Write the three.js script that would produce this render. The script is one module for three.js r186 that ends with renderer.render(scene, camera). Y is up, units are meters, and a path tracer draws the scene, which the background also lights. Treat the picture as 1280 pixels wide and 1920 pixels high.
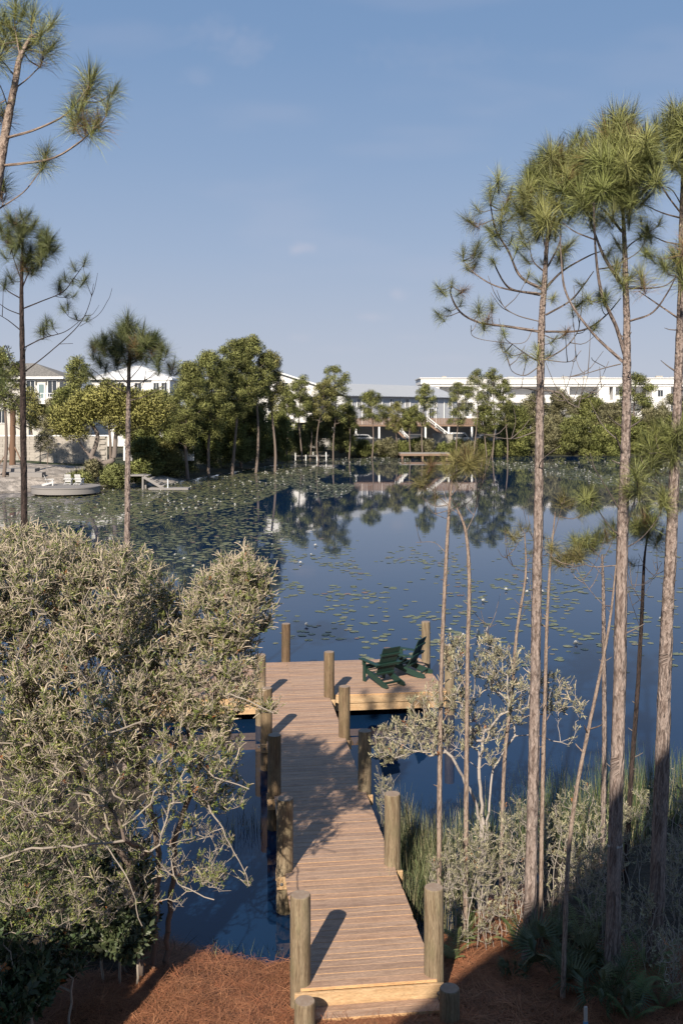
import * as THREE from 'three';
import { mergeGeometries } from 'three/addons/utils/BufferGeometryUtils.js';
import { RoundedBoxGeometry } from 'three/addons/geometries/RoundedBoxGeometry.js';

// ---------------------------------------------------------------- camera, sky, sun, exposure
const scene = new THREE.Scene();
const EYE = 7.74, FOC = 1867, HOR = 768;                        // eye height over the water (m); focal length and horizon in photo pixels
const camera = new THREE.PerspectiveCamera(2 * Math.atan(1152 / FOC) * 180 / Math.PI, 1280 / 2304, 0.1, 3000);
camera.position.set(0, EYE, 0);
camera.lookAt(0, EYE, -10);
camera.setViewOffset(1280, 2304, 0, 384, 1280, 1920);           // level camera with a lens shifted down: verticals stay vertical
camera.filmGauge = 24; camera.focus = 15; camera.userData.fStop = 4;

const SUN_AZ = 15.3 * Math.PI / 180, SUN_EL = 32 * Math.PI / 180;
const sunDir = new THREE.Vector3(-Math.sin(SUN_AZ) * Math.cos(SUN_EL), Math.sin(SUN_EL), Math.cos(SUN_AZ) * Math.cos(SUN_EL));   // towards the sun, behind the camera on the left
const sun = new THREE.DirectionalLight(new THREE.Color().setRGB(1, 0.89, 0.74), 4.9);
sun.position.copy(sunDir).multiplyScalar(120).add(new THREE.Vector3(0, 0, -40));
sun.target.position.set(0, 0, -40);
sun.castShadow = true; sun.shadow.mapSize.set(4096, 4096); sun.shadow.bias = -0.0005; sun.shadow.radius = 1;
Object.assign(sun.shadow.camera, { left: -90, right: 90, top: 90, bottom: -90, near: 1, far: 420 });
scene.add(sun, sun.target);

function mulberry(a) { return () => { a |= 0; a = a + 0x6D2B79F5 | 0; let t = Math.imul(a ^ a >>> 15, 1 | a); t = t + Math.imul(t ^ t >>> 7, 61 | t) ^ t; return ((t ^ t >>> 14) >>> 0) / 4294967296; }; }
const hash2 = (x, y) => { let h = Math.imul(x, 374761393) + Math.imul(y, 668265263) | 0; h = Math.imul(h ^ h >>> 13, 1274126177); return ((h ^ h >>> 16) >>> 0) / 4294967296; };
const sm = t => t * t * (3 - 2 * t), lerp = (a, b, t) => a + (b - a) * t, clamp = (x, a = 0, b = 1) => Math.min(b, Math.max(a, x)), sstep = (a, b, x) => sm(clamp((x - a) / (b - a)));
function noise2(x, y, px = 0, py = 0) {
  const xi = Math.floor(x), yi = Math.floor(y), fx = sm(x - xi), fy = sm(y - yi);
  const w = (a, p) => p ? ((a % p) + p) % p : a;
  const g = (i, j) => hash2(w(xi + i, px), w(yi + j, py));
  return lerp(lerp(g(0, 0), g(1, 0), fx), lerp(g(0, 1), g(1, 1), fx), fy);
}
const fbm = (x, y, o = 4, p = 0, q = 0) => { let s = 0, a = 0.5, n = 0; for (let i = 0; i < o; i++) { s += a * noise2(x, y, p, q); n += a; a /= 2; x = x * 2 + 0; y = y * 2 + 0; p *= 2; q *= 2; } return s / n; };

{ // the sky: clear blue air paling to the horizon, a few faint small clouds
  const W = 2048, H = 1024, data = new Float32Array(W * H * 4);
  const stops = [[-90, .16, .17, .18], [-2, .305, .328, .378], [0, .33, .352, .40], [4, .283, .322, .397], [9, .218, .28, .388], [14, .168, .24, .364], [20, .127, .203, .336], [30, .092, .165, .30], [50, .062, .13, .26], [90, .05, .11, .235]];
  const puffs = [[568, 465, 22, 11, .16], [553, 470, 10, 8, .08], [745, 552, 18, 12, .14], [697, 594, 32, 8, .13], [563, 632, 22, 7, .10], [770, 632, 40, 5, .05], [640, 655, 60, 7, .04], [850, 672, 60, 8, .06], [460, 90, 55, 35, .07], [370, 145, 30, 20, .05], [400, 60, 60, 30, .05], [820, 100, 160, 30, .03], [240, 560, 40, 10, .04], [130, 690, 70, 14, .05]];
  for (let j = 0; j < H; j++) {
    const el = ((j + .5) / H - .5) * 180;
    let k = 0; while (k < stops.length - 2 && stops[k + 1][0] < el) k++;
    const a = stops[k], b = stops[k + 1], t = clamp((el - a[0]) / (b[0] - a[0]));
    for (let i = 0; i < W; i++) {
      const az = ((i + .5) / W - .5) * 2 * Math.PI, ce = Math.cos(el * Math.PI / 180);
      const dx = Math.cos(az) * ce, dz = Math.sin(az) * ce, dy = Math.sin(el * Math.PI / 180);
      const mu = dx * sunDir.x + dy * sunDir.y + dz * sunDir.z;
      const glow = .06 * Math.pow(clamp((mu + 1) / 2), 6) * (el > 0 ? 1 : .3);
      let c = [lerp(a[1], b[1], t) + glow, lerp(a[2], b[2], t) + glow * .95, lerp(a[3], b[3], t) + glow * .8];
      if (dz < -.3 && el > -1 && el < 30) {
        const u = 640 + dx / -dz * FOC, v = HOR - dy / -dz * FOC;
        let m = 0;
        for (const [pu, pv, ru, rv, s] of puffs) {
          const n = fbm(u / 14 + pu, v / 9 + pv, 4), q = Math.hypot((u - pu) / ru, (v - pv) / rv);
          m += s * sstep(1.35, .1, q + (n - .5) * 1.3);
        }
        m += .05 * sstep(.5, .85, fbm(u / 260 + 3, v / 70, 4)) * sstep(0, 8, el);
        m *= 1.5; c = [lerp(c[0], .41, m), lerp(c[1], .385, m), lerp(c[2], .43, m)];
      }
      const o = (j * W + i) * 4; data[o] = c[0]; data[o + 1] = c[1]; data[o + 2] = c[2]; data[o + 3] = 1;
    }
  }
  const sky = new THREE.DataTexture(data, W, H, THREE.RGBAFormat, THREE.FloatType);
  sky.mapping = THREE.EquirectangularReflectionMapping; sky.magFilter = sky.minFilter = THREE.LinearFilter; sky.needsUpdate = true;
  scene.background = sky; scene.environment = sky;
}
const renderer = new THREE.WebGLRenderer({ antialias: true });
renderer.toneMapping = THREE.LinearToneMapping; renderer.toneMappingExposure = 1.62;
renderer.shadowMap.enabled = true; renderer.shadowMap.type = THREE.PCFSoftShadowMap;

// ---------------------------------------------------------------- helpers
const V = (x, y, z) => new THREE.Vector3(x, y, z);
const rgb = (r, g, b) => new THREE.Color().setRGB(r, g, b);
const at = (px, py, d) => V((px - 640) / FOC * d, EYE - (py - HOR) / FOC * d, -d);   // the point at distance d seen at a photo pixel
const used = {};
const numbered = n => { const k = used[n] = (used[n] ?? -1) + 1; return k ? `${n}_${String(k).padStart(3, '0')}` : n; };
function tag(o, label, category, group) { Object.assign(o.userData, { label, category }); o.userData.kind ??= 'thing'; if (group) o.userData.group = group; return o; }
function thing(name, label, category, p = V(0, 0, 0), turn = 0, group) {
  const o = new THREE.Group(); o.name = numbered(name); o.position.copy(p); o.rotation.y = turn; scene.add(o);
  return tag(o, label, category, group);
}
function part(name, geo, mat, parent, extra) { const m = new THREE.Mesh(geo, mat); m.name = name; parent.add(m); if (extra) Object.assign(m.userData, extra); return m; }
function struct(name, geo, mat) { const m = new THREE.Mesh(geo, mat); m.name = name; m.userData = { kind: 'structure' }; scene.add(m); return m; }
function single(name, geo, mat, label, category, group) { const m = new THREE.Mesh(geo, mat); m.name = numbered(name); scene.add(m); return tag(m, label, category, group); }
function copyOf(o, p, turn, label, scale) { const c = o.clone(); c.name = numbered(o.name.replace(/_\d{3}$/, '')); c.userData = { ...o.userData }; if (p) c.position.copy(p); if (turn !== undefined) c.rotation.y = turn; if (scale) c.scale.setScalar(scale); if (label) c.userData.label = label; scene.add(c); return c; }
const dummy = new THREE.Object3D();
function instances(name, geo, mat, list, parent, colors) {          // list of matrices
  const m = new THREE.InstancedMesh(geo, mat, list.length); m.name = name; m.userData.kind = 'stuff';
  list.forEach((x, i) => m.setMatrixAt(i, x));
  if (colors) colors.forEach((c, i) => m.setColorAt(i, c));
  (parent ?? scene).add(m); return m;
}
const ALB = .72;                                                   // all base colours are kept at real-world strength
const std = (color, roughness = .8, more = {}) => new THREE.MeshStandardMaterial({ color: color.clone().multiplyScalar(ALB), roughness, side: THREE.DoubleSide, ...more });
const box = (w, h, d, x = 0, y = 0, z = 0) => new THREE.BoxGeometry(w, h, d).translate(x, y, z);
const span = (x0, x1, y0, y1, z0, z1) => box(x1 - x0, y1 - y0, Math.abs(z1 - z0), (x0 + x1) / 2, (y0 + y1) / 2, (z0 + z1) / 2);
const merge = list => mergeGeometries(list.map(g => g.index ? g.toNonIndexed() : g));
function bar(a, b, w, h) {                                         // a squared timber from a to b
  const g = new THREE.BoxGeometry(w, h, a.distanceTo(b)), o = new THREE.Object3D();
  o.position.copy(a).add(b).multiplyScalar(.5); o.up.set(0, 1, 0); if (Math.abs(b.x - a.x) + Math.abs(b.z - a.z) < 1e-4) o.up.set(0, 0, 1);
  o.lookAt(b); o.updateMatrix(); return g.applyMatrix4(o.matrix);
}
class Tubes {                                                      // many tapered limbs in one mesh
  constructor() { this.p = []; this.n = []; this.u = []; this.i = []; }
  ring(c, d, r, sides, v, rough, seed) {
    const a = Math.abs(d.y) < .9 ? V(0, 1, 0) : V(1, 0, 0), x = a.cross(d).normalize(), y = d.clone().cross(x).normalize(), start = this.p.length / 3;
    for (let k = 0; k <= sides; k++) {
      const t = k / sides * Math.PI * 2, q = x.clone().multiplyScalar(Math.cos(t)).addScaledVector(y, Math.sin(t));
      const rr = r * (1 + (rough ? rough * (noise2(k % sides * 1.7 + seed, v * 9) - .5) : 0));
      this.p.push(c.x + q.x * rr, c.y + q.y * rr, c.z + q.z * rr); this.n.push(q.x, q.y, q.z); this.u.push(k / sides * Math.max(1, Math.round(r * 2 * Math.PI / .35)) * .5, v);
    }
    return start;
  }
  seg(a, b, r0, r1, sides = 4) {
    const d = b.clone().sub(a).normalize(), s = this.ring(a, d, r0, sides, 0), e = this.ring(b, d, r1, sides, a.distanceTo(b)); this.join(s, e, sides);
  }
  join(s, e, sides) { for (let k = 0; k < sides; k++) this.i.push(s + k, s + k + 1, e + k, s + k + 1, e + k + 1, e + k); }
  limb(pts, r0, r1, sides = 6, steps = 0, rough = 0, pow = 1) {
    const c = pts.length > 2 ? new THREE.CatmullRomCurve3(pts, false, 'centripetal') : new THREE.LineCurve3(pts[0], pts[1]);
    const n = steps || Math.max(2, (pts.length - 1) * 4), L = c.getLength(), seed = pts[0].x * 7.3;
    let prev = -1;
    for (let k = 0; k <= n; k++) { const t = k / n, s = this.ring(c.getPoint(t), c.getTangent(t), lerp(r0, r1, Math.pow(t, pow)), sides, t * L, rough, seed); if (prev >= 0) this.join(prev, s, sides); prev = s; }
    return c;
  }
  geo() {
    const g = new THREE.BufferGeometry();
    g.setAttribute('position', new THREE.Float32BufferAttribute(this.p, 3)); g.setAttribute('normal', new THREE.Float32BufferAttribute(this.n, 3)); g.setAttribute('uv', new THREE.Float32BufferAttribute(this.u, 2)); g.setIndex(this.i);
    return g;
  }
}
function tex(w, h, f, srgb = true) {                               // f(u, v) gives [r, g, b] in 0..1 or a number
  const d = new Uint8Array(w * h * 4);
  for (let j = 0; j < h; j++) for (let i = 0; i < w; i++) { let c = f(i / w, j / h); if (typeof c === 'number') c = [c, c, c]; const o = (j * w + i) * 4; for (let k = 0; k < 3; k++) d[o + k] = clamp(c[k]) * 255; d[o + 3] = 255; }
  const t = new THREE.DataTexture(d, w, h); t.wrapS = t.wrapT = THREE.RepeatWrapping; t.magFilter = THREE.LinearFilter; t.minFilter = THREE.LinearMipmapLinearFilter; t.generateMipmaps = true; if (srgb) t.colorSpace = THREE.SRGBColorSpace; t.needsUpdate = true; return t;
}
const mix3 = (a, b, t) => [lerp(a[0], b[0], t), lerp(a[1], b[1], t), lerp(a[2], b[2], t)];

// ---------------------------------------------------------------- ground and water
const lake = [[-.2, -13.75], [-1.2, -13.8], [-2.3, -14.3], [-3.2, -15], [-3.9, -17], [-3.9, -20], [-4.2, -22.4], [-6.5, -24.4], [-13, -27], [-26, -32], [-45, -50], [-50, -72], [-38, -86], [-30, -92.5], [-25, -95], [-22, -98], [-19.5, -101], [-17.4, -107], [-12.5, -126], [-8.6, -144], [-6.2, -157], [0, -160], [10, -162], [20, -163], [35, -166], [50, -163], [62, -150], [70, -120], [60, -80], [40, -50], [25, -32], [14, -23.4], [9, -20.6], [6, -18.9], [4, -17.4], [2.5, -15.7], [1.5, -14.5], [.8, -13.95]];
function shore(x, z) {                                             // metres from the water's edge, negative over the water
  let best = 1e9, inside = false;
  for (let i = 0, j = lake.length - 1; i < lake.length; j = i++) {
    const [ax, az] = lake[j], [bx, bz] = lake[i], ex = bx - ax, ez = bz - az, t = clamp(((x - ax) * ex + (z - az) * ez) / (ex * ex + ez * ez));
    best = Math.min(best, Math.hypot(x - ax - ex * t, z - az - ez * t));
    if ((az > z) !== (bz > z) && x < ax + (z - az) / (bz - az) * ex) inside = !inside;
  }
  return inside ? -best : best;
}
function heightAt(x, z) {
  const far = sstep(40, 80, -z), wob = (fbm(x * 1.3 + 40, z * 1.3, 3) - .5);
  const s = shore(x, z) + wob * lerp(.7, 1.6, far);
  if (s < 0) return Math.max(-1.3, s * .35);
  const near = .05 + .42 * (1 - Math.exp(-s / 1.6)) + wob * .12 * clamp(s * 2) + .2 * sstep(3, 12, s);
  const sand = sstep(-14, -22, x) * sstep(-118, -100, z);
  const farH = .1 + lerp(1.9 * sstep(0, 20, s), 1.05 * sstep(0, 4, s) + .9 * sstep(5, 14, s), sand) + wob * .35 * clamp(s);
  return lerp(near, farH, far);
}
const MAT = {};
{
  const speck = tex(512, 512, (u, v) => { const n = fbm(u * 8, v * 8, 5, 8, 8), f = noise2(u * 170, v * 170, 170, 170); return clamp(.72 + (n - .5) * .5 + (f - .5) * .35); });
  const bumpT = tex(512, 512, (u, v) => fbm(u * 24, v * 24, 5, 24, 24), false);
  MAT.ground = std(rgb(1, 1, 1), 1, { map: speck, bumpMap: bumpT, bumpScale: .05, vertexColors: true });
  const xs = [], zs = [];
  for (let i = -110; i <= 110; i++) { const t = i / 110; xs.push(Math.sign(t) * (Math.abs(t) * 12 + Math.pow(Math.abs(t), 4) * 1100)); }
  for (let i = 0; i <= 250; i++) { const t = i / 250; zs.push(8 - t * 60 - Math.pow(t, 2.2) * 130 - Math.pow(t, 14) * 1300); }
  const p = [], c = [], uv = [], idx = [];
  for (const z of zs) for (const x of xs) {
    const h = heightAt(x, z), s = shore(x, z), n = fbm(x * .4 + 9, z * .4 + 5, 4), n2 = fbm(x * 2.1, z * 2.1, 3);
    let k;
    if (-z < 40) {
      k = mix3([.22, .085, .045], [.11, .05, .028], sstep(.35, .65, n2));               // pine straw
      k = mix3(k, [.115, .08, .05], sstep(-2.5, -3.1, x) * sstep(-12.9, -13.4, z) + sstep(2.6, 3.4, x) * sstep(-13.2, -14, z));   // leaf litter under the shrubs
    }
    else {
      k = mix3([.075, .085, .03], [.13, .12, .06], sstep(.35, .65, n));                            // rough grass and scrub
      const sand = sstep(-15, -19, x) * sstep(-112, -107, z) * sstep(.30, .42, n + .2);
      k = mix3(k, mix3([1.0, .9, .81], [.8, .7, .61], n2), sand);
      const lawn = sstep(-24, -27, x) * sstep(-107.5, -109, z) * sstep(-125, -120, z); k = mix3(k, [.05, .10, .022], lawn);
      if (-z > 170) k = mix3(k, [.17, .16, .14], sstep(168, 172, -z));
    }
    if (s < 0) k = [.12, .095, .065];                                                               // mud of the lake bed
    p.push(x, h, z); c.push(...k); uv.push(x / 3, z / 3);
  }
  const nx = xs.length;
  for (let j = 0; j < zs.length - 1; j++) for (let i = 0; i < nx - 1; i++) { const a = j * nx + i; idx.push(a, a + 1, a + nx, a + 1, a + nx + 1, a + nx); }
  const g = new THREE.BufferGeometry();
  g.setAttribute('position', new THREE.Float32BufferAttribute(p, 3)); g.setAttribute('color', new THREE.Float32BufferAttribute(c, 3)); g.setAttribute('uv', new THREE.Float32BufferAttribute(uv, 2)); g.setIndex(idx); g.computeVertexNormals();
  struct('ground', g, MAT.ground);
  const ripple = tex(512, 512, (u, v) => .5 + .5 * (fbm(u * 6, v * 14, 3, 6, 14) - .5) + .25 * (fbm(u * 22 + 3, v * 40, 2, 22, 40) - .5), false);
  MAT.water = new THREE.MeshPhysicalMaterial({ color: rgb(.0048, .020, .056), roughness: .02, ior: 1.33, bumpMap: ripple, bumpScale: .0011 }); 
  const w = new THREE.PlaneGeometry(240, 190).rotateX(-Math.PI / 2).translate(5, 0, -101);
  const wu = w.attributes.uv, wp = w.attributes.position; for (let i = 0; i < wu.count; i++) wu.setXY(i, wp.getX(i) / 7, wp.getZ(i) / 7);
  struct('lake_water', w, MAT.water);
}

// ---------------------------------------------------------------- the dock
const grain = (base, dark, warm, seed, ku = 3, kv = 40) => (u, v) => {   // u along the board, v across
  const w = fbm(u * ku + seed, v * 6 + seed, 3, ku, 6), g = fbm(u * ku * 2 + seed, v * kv + w * 5, 4, ku * 2, 0), f = noise2(u * 60, v * 220, 60, 220);
  let c = mix3(base, dark, clamp((g - .38) * 1.7)); c = mix3(c, warm, clamp((w - .45) * 1.4)); const s = 1 + (f - .5) * .22; return [c[0] * s, c[1] * s, c[2] * s];
};
const woodTop = tex(512, 512, grain([.745, .625, .54], [.62, .505, .425], [.755, .625, .52], 3));
const woodFresh = tex(512, 512, grain([.82, .69, .53], [.71, .565, .41], [.85, .735, .585], 11));
const woodBump = tex(512, 512, (u, v) => fbm(u * 6 + 3, v * 60 + fbm(u * 3, v * 6, 2, 3, 6) * 5, 4, 6, 0), false);
MAT.boardTops = [[1, 1, 1], [.92, .91, .91], [1.05, 1.0, .95], [.85, .84, .85]].map(c => std(rgb(...c), .78, { map: woodTop, bumpMap: woodBump, bumpScale: .0025 }));
MAT.fresh = std(rgb(1, 1, 1), .7, { map: woodFresh, bumpMap: woodBump, bumpScale: .001 });
MAT.boardSides = std(rgb(1.1, 1.0, .9), .75, { map: woodFresh });
const pileT = tex(512, 512, (u, v) => {                            // greenish treated pine, grain running up the post
  const w = fbm(u * 5, v * 3, 3, 5, 3), g = fbm(u * 46 + w * 4, v * 4, 4, 0, 4), blot = fbm(u * 9 + 4, v * 5 + 2, 4, 9, 5), f = noise2(u * 200, v * 40, 200, 40);
  let c = mix3([.60, .535, .44], [.43, .355, .27], clamp((g - .4) * 2)); c = mix3(c, [.52, .48, .37], clamp((blot - .45) * 2)); c = mix3(c, [.70, .64, .53], clamp((w - .55) * 2.5));
  const s = 1 + (f - .5) * .25; return [c[0] * s, c[1] * s, c[2] * s];
});
const pileB = tex(512, 512, (u, v) => fbm(u * 46 + fbm(u * 5, v * 3, 3, 5, 3) * 4, v * 4, 4, 0, 4), false);
MAT.piles = [[.86, .85, .84], [.68, .60, .53], [.5, .42, .36]].map(c => std(rgb(...c), .85, { map: pileT, bumpMap: pileB, bumpScale: .006 }));  // the darker tones put shrub shade into the colour of some posts
MAT.pileEnd = std(rgb(1, 1, 1), .9, { map: tex(256, 256, (u, v) => { const r = Math.hypot(u - .5, v - .5), n = fbm(u * 7, v * 7, 4), ring = .5 + .5 * Math.sin(r * 130 + n * 6); return mix3(mix3([.62, .53, .46], [.72, .66, .60], n), [.50, .41, .34], ring * .3); }) });
MAT.bolt = std(rgb(.42, .42, .43), .4, { metalness: .9 });

const DOCK_O = V(.348, 0, -12.31), DOCK_TURN = 6.93 * Math.PI / 180, DECK = .64;
const dock = thing('dock', 'weathered wooden dock with round pilings leading to a wide platform on the lake', 'dock', DOCK_O, DOCK_TURN);
{
  const R = mulberry(5);
  const uvBox = (w, h, d, ch, du, dv) => {                          // a board with eased edges, uv in metres along its length
    const g = new RoundedBoxGeometry(w, h, d, 1, ch), p = g.attributes.position, n = g.attributes.normal, uv = g.attributes.uv;
    for (let i = 0; i < p.count; i++) { const vert = Math.abs(n.getY(i)) > .6; uv.setXY(i, p.getX(i) / 1.6 + du, (vert ? p.getZ(i) : p.getY(i)) / 1.1 + dv); }
    g.clearGroups(); let start = 0, last = -1;                      // weathered top, fresher sawn edges
    for (let i = 0; i < p.count; i += 3) { const k = n.getY(i) + n.getY(i + 1) + n.getY(i + 2) > 2.0 ? 0 : 1; if (k !== last) { if (last >= 0) g.addGroup(start, i - start, last); start = i; last = k; } }
    g.addGroup(start, p.count - start, last); return g;
  };
  const PITCH = .1465, BW = .1400, TH = .038;
  const variants = (w, k) => Array.from({ length: k }, () => uvBox(w, TH, BW, .0018, R() * 7, R() * 7));
  const walk = variants(1.70, 9), plat = [variants(3.83, 7), variants(2.60, 7), variants(1.215, 7)];
  const plank = (g, x, z, y = DECK) => { const m = part('plank', g, [MAT.boardTops[Math.floor(Math.pow(R(), 1.4) * 4)], MAT.boardSides], dock); m.position.set(x + (R() - .5) * .012, y - TH / 2 + (R() - .5) * .004, z); m.rotation.set((R() - .5) * .008, (R() - .5) * .003, (R() - .5) * .002); };
  let s = .07;
  for (; s < 12.42; s += PITCH) plank(walk[Math.floor(R() * 9)], 0, -s);
  const P0 = s - PITCH / 2;
  for (let k = 0; k < 23; k++, s += PITCH) {
    const f = k % 2, lens = f ? [2.60, 3.83, 1.215] : [3.83, 2.60, 1.215]; let x = -3.8255;
    for (const L of lens) { plank(plat[L === 3.83 ? 0 : L === 2.6 ? 1 : 2][Math.floor(R() * 7)], x + L / 2, -s); x += L + .003; }
  }
  const P1 = s - PITCH / 2;
  for (const k of [0, 1]) plank(walk[k], 0, .085 + k * PITCH, DECK - .205);      // the step down to the bank
  for (const k of [0, 1]) plank(walk[k + 3], 0, .405 + k * PITCH, DECK - .41);
  const timber = (name, w, h, d, x, y, z, mat = MAT.fresh, turn) => { const g = uvBox(w, h, d, .006, R() * 5, R() * 5); g.clearGroups(); const m = part(name, g, mat, dock); m.position.set(x, y, z); if (turn) m.rotation.y = turn; return m; };
  const postS = [.14, 3.19, 6.24, 9.29, 12.34];
  const bolt = (x, y, z) => { const m = part('bolt', merge([new THREE.CylinderGeometry(.027, .027, .006, 14), new THREE.CylinderGeometry(.013, .013, .022, 6).translate(0, .012, 0)]), MAT.bolt, dock); m.rotation.x = Math.PI / 2; m.position.set(x, y, z); };
  timber('front_beam', 1.86, .19, .04, 0, DECK - TH - .097, .021);
  bolt(.86, DECK - .15, .045); bolt(-.86, DECK - .15, .045);
  timber('step_riser', 1.66, .16, .036, 0, DECK - .245 - .085, .372);
  for (const x of [-.7, 0, .7]) timber('step_stringer', .28, .15, .04, x, DECK - .32, .19, MAT.fresh, Math.PI / 2);
  for (const k of postS.slice(1)) { timber('cross_beam', 1.95, .19, .04, 0, DECK - TH - .1, -(k - .15)); for (const x of [-.9, .9]) bolt(x, DECK - .15, -(k - .17)); timber('cross_beam', 1.95, .19, .04, 0, DECK - TH - .1, -(k + .15)); }
  for (const x of [-.62, 0, .62]) timber('joist', 12.25, .15, .04, x, DECK - TH - .078, -6.2, MAT.fresh, Math.PI / 2);
  const pm = (P0 + P1) / 2;
  for (const z of [P0 + .02, P1 - .02]) for (const [x0, x1] of [[-3.82, 3.82]]) {
    timber('fascia_board', x1 - x0, .178, .04, 0, DECK - TH - .091, -z + (z < pm ? .022 : -.022));
    timber('rim_beam', x1 - x0, .178, .06, 0, DECK - TH - .285, -z + (z < pm ? -.022 : .022));
  }
  for (const x of [-3.80, 3.80]) timber('fascia_board', P1 - P0, .178, .04, x, DECK - TH - .091, -pm, MAT.fresh, Math.PI / 2);
  for (let x = -3.2; x < 3.3; x += .64) timber('joist', P1 - P0 - .12, .18, .04, x, DECK - TH - .093, -pm, MAT.fresh, Math.PI / 2);
  const pile = (x, s, top, tone, bottom = -1.2) => {                // a round post, slightly tapered and crooked, with an eased top
    const r = .121 + R() * .007, prof = [[r * 1.05, bottom], [r * 1.02, 0], [r, top - .012], [r - .006, top - .003], [r - .012, top]].map(([a, b]) => new THREE.Vector2(a, b));
    const pts = []; for (let i = 0; i < prof.length - 1; i++) { const n = i < 2 ? 8 : 1; for (let k = 0; k < n; k++) pts.push(prof[i].clone().lerp(prof[i + 1], k / n)); } pts.push(prof[prof.length - 1]);
    const g = new THREE.LatheGeometry(pts, 26), p = g.attributes.position, uv = g.attributes.uv, ph = R() * 9;
    for (let i = 0; i < p.count; i++) { const X = p.getX(i), Y = p.getY(i), Z = p.getZ(i), t = Math.atan2(Z, X), b = 1 + .03 * (noise2(Math.cos(t) * 2 + ph, Math.sin(t) * 2 + Y * 1.4) - .5); p.setX(i, X * b); p.setZ(i, Z * b); uv.setXY(i, uv.getX(i) + ph, Y / 1.3 + ph); }
    g.computeVertexNormals();
    const m = part('piling', g, MAT.piles[tone], dock); m.position.set(x, 0, -s); m.rotation.set((R() - .5) * .012, 0, (R() - .5) * .012);
    const e = part('cut_end', new THREE.CylinderGeometry(r - .011, r - .011, .002, 26).translate(0, top, 0), MAT.pileEnd, m); e.rotation.y = R() * 6;
  };
  const H = DECK + 1.11;
  postS.forEach((k, i) => { pile(-.845, k, H - R() * .03, [0, 0, 1, 1, 0][i]); pile(.84, k, H - R() * .03, [0, 0, 0, 1, 1][i]); });
  pile(-.85, -.52, .80, 0); pile(.90, -.45, .79, 0);
  pile(0, P1 + .1, H - .05, 2); pile(3.93, P1 - .35, H, 0); pile(-3.93, P1 - .35, H, 1); pile(3.95, P0 + .2, H, 0); pile(-3.95, P0 + .2, H, 1);  // back middle post is darkest: the bush's shade put into its colour
  for (const x of [-2.4, 0, 2.4]) pile(x, P0 + 1.0, DECK - .42, 2);
}

// ---------------------------------------------------------------- chairs
function woodChair(mat, slatMat, name, label, group, p, turn) {     // a flat-armed lounge chair of boards; faces +z of its own axes
  const c = thing(name, label, 'chair', p, turn, group), rb = (w, h, d) => new RoundedBoxGeometry(w, h, d, 1, .004);
  const put = (n, g, x, y, z, rx = 0, rz = 0, m = mat) => { const o = part(n, g, m, c); o.position.set(x, y, z); o.rotation.set(rx, 0, rz); return o; };
  for (const s of [-1, 1]) {
    const sh = new THREE.Shape([[.50, .385], [.50, .26], [-.34, .0], [-.52, .0], [-.56, .045], [-.54, .10]].map(a => new THREE.Vector2(...a)));
    const rail = new THREE.ExtrudeGeometry(sh, { depth: .03, bevelEnabled: true, bevelSize: .003, bevelThickness: .003, bevelSegments: 1 }).rotateY(-Math.PI / 2).translate(.015, 0, 0);
    put('rear_leg', rail, s * .275, 0, 0);
    put('front_leg', rb(.03, .55, .115), s * .312, .276, .40);
    put('arm', rb(.135, .028, .80), s * .34, .566, .13, -.03);
    put('arm_bracket', rb(.028, .12, .07), s * .345, .49, .405);
  }
  for (let k = 0; k < 5; k++) { const t = k / 4; put('seat_slat', rb(.545, .022, .098), 0, .405 - t * .135, .46 - t * .47, .28, 0, slatMat); }
  put('front_apron', rb(.55, .10, .022), 0, .325, .508);
  for (let k = -2; k <= 2; k++) put('back_slat', rb(.104, .80, .022), k * .112, .62, -.215, -.40, 0, slatMat);
  put('back_brace', rb(.80, .075, .03), 0, .535, -.228, -.35); put('back_brace', rb(.58, .06, .028), 0, .80, -.325, -.4); put('back_brace', rb(.53, .06, .03), 0, .285, -.118, -.4);
  put('stretcher', rb(.53, .06, .026), 0, .115, -.415, -.3);
  return c;
}
{
  const speck = tex(128, 128, (u, v) => .9 + .1 * fbm(u * 6, v * 30, 3, 6, 30));
  MAT.green = std(rgb(.016, .055, .041), .5, { map: speck }); MAT.greenDark = std(rgb(.014, .045, .036), .5, { map: speck });
  const g = 'green chairs on the dock platform';
  woodChair(MAT.green, MAT.greenDark, 'lounge_chair', 'dark green slatted lounge chair on dock, its back squarely showing', g, V(1.374 - .565 * .52, DECK + .003, -25.43 - .83 * .52), Math.PI + .597);
  woodChair(MAT.green, MAT.greenDark, 'lounge_chair', 'dark green slatted lounge chair turned side-on beside the corner piling', g, V(2.36 - .53, DECK + .003, -26.5 - .27), Math.PI + 1.09);
}

// ---------------------------------------------------------------- pines on the near bank
const barkTex = (a, b, c, seed) => tex(512, 512, (u, v) => {          // flaky plates with darker furrows
  const w = fbm(u * 8 + seed, v * 8, 3, 8, 8), pl = fbm(u * 26 + w * 5, v * 12 + w * 3 + seed, 4), f = noise2(u * 120, v * 80, 120, 80), cr = Math.abs(fbm(u * 18 + seed + w * 2, v * 7 + w, 4) - .5) * 9;
  let k = mix3(a, b, clamp((pl - .35) * 2)); k = mix3(c, k, clamp(cr + .15)); const s = 1 + (f - .5) * .35; return [k[0] * s, k[1] * s, k[2] * s];
});
const barkBump = tex(256, 512, (u, v) => clamp(Math.abs(fbm(u * 10 + 2, v * 5, 3, 10, 5) - .5) * 4) * .6 + fbm(u * 30, v * 26, 3, 30, 26) * .4, false);
MAT.bark = std(rgb(.95, .95, .95), .95, { map: barkTex([.64, .58, .55], [.53, .465, .435], [.36, .30, .275], 2), bumpMap: barkBump, bumpScale: .03 });
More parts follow.
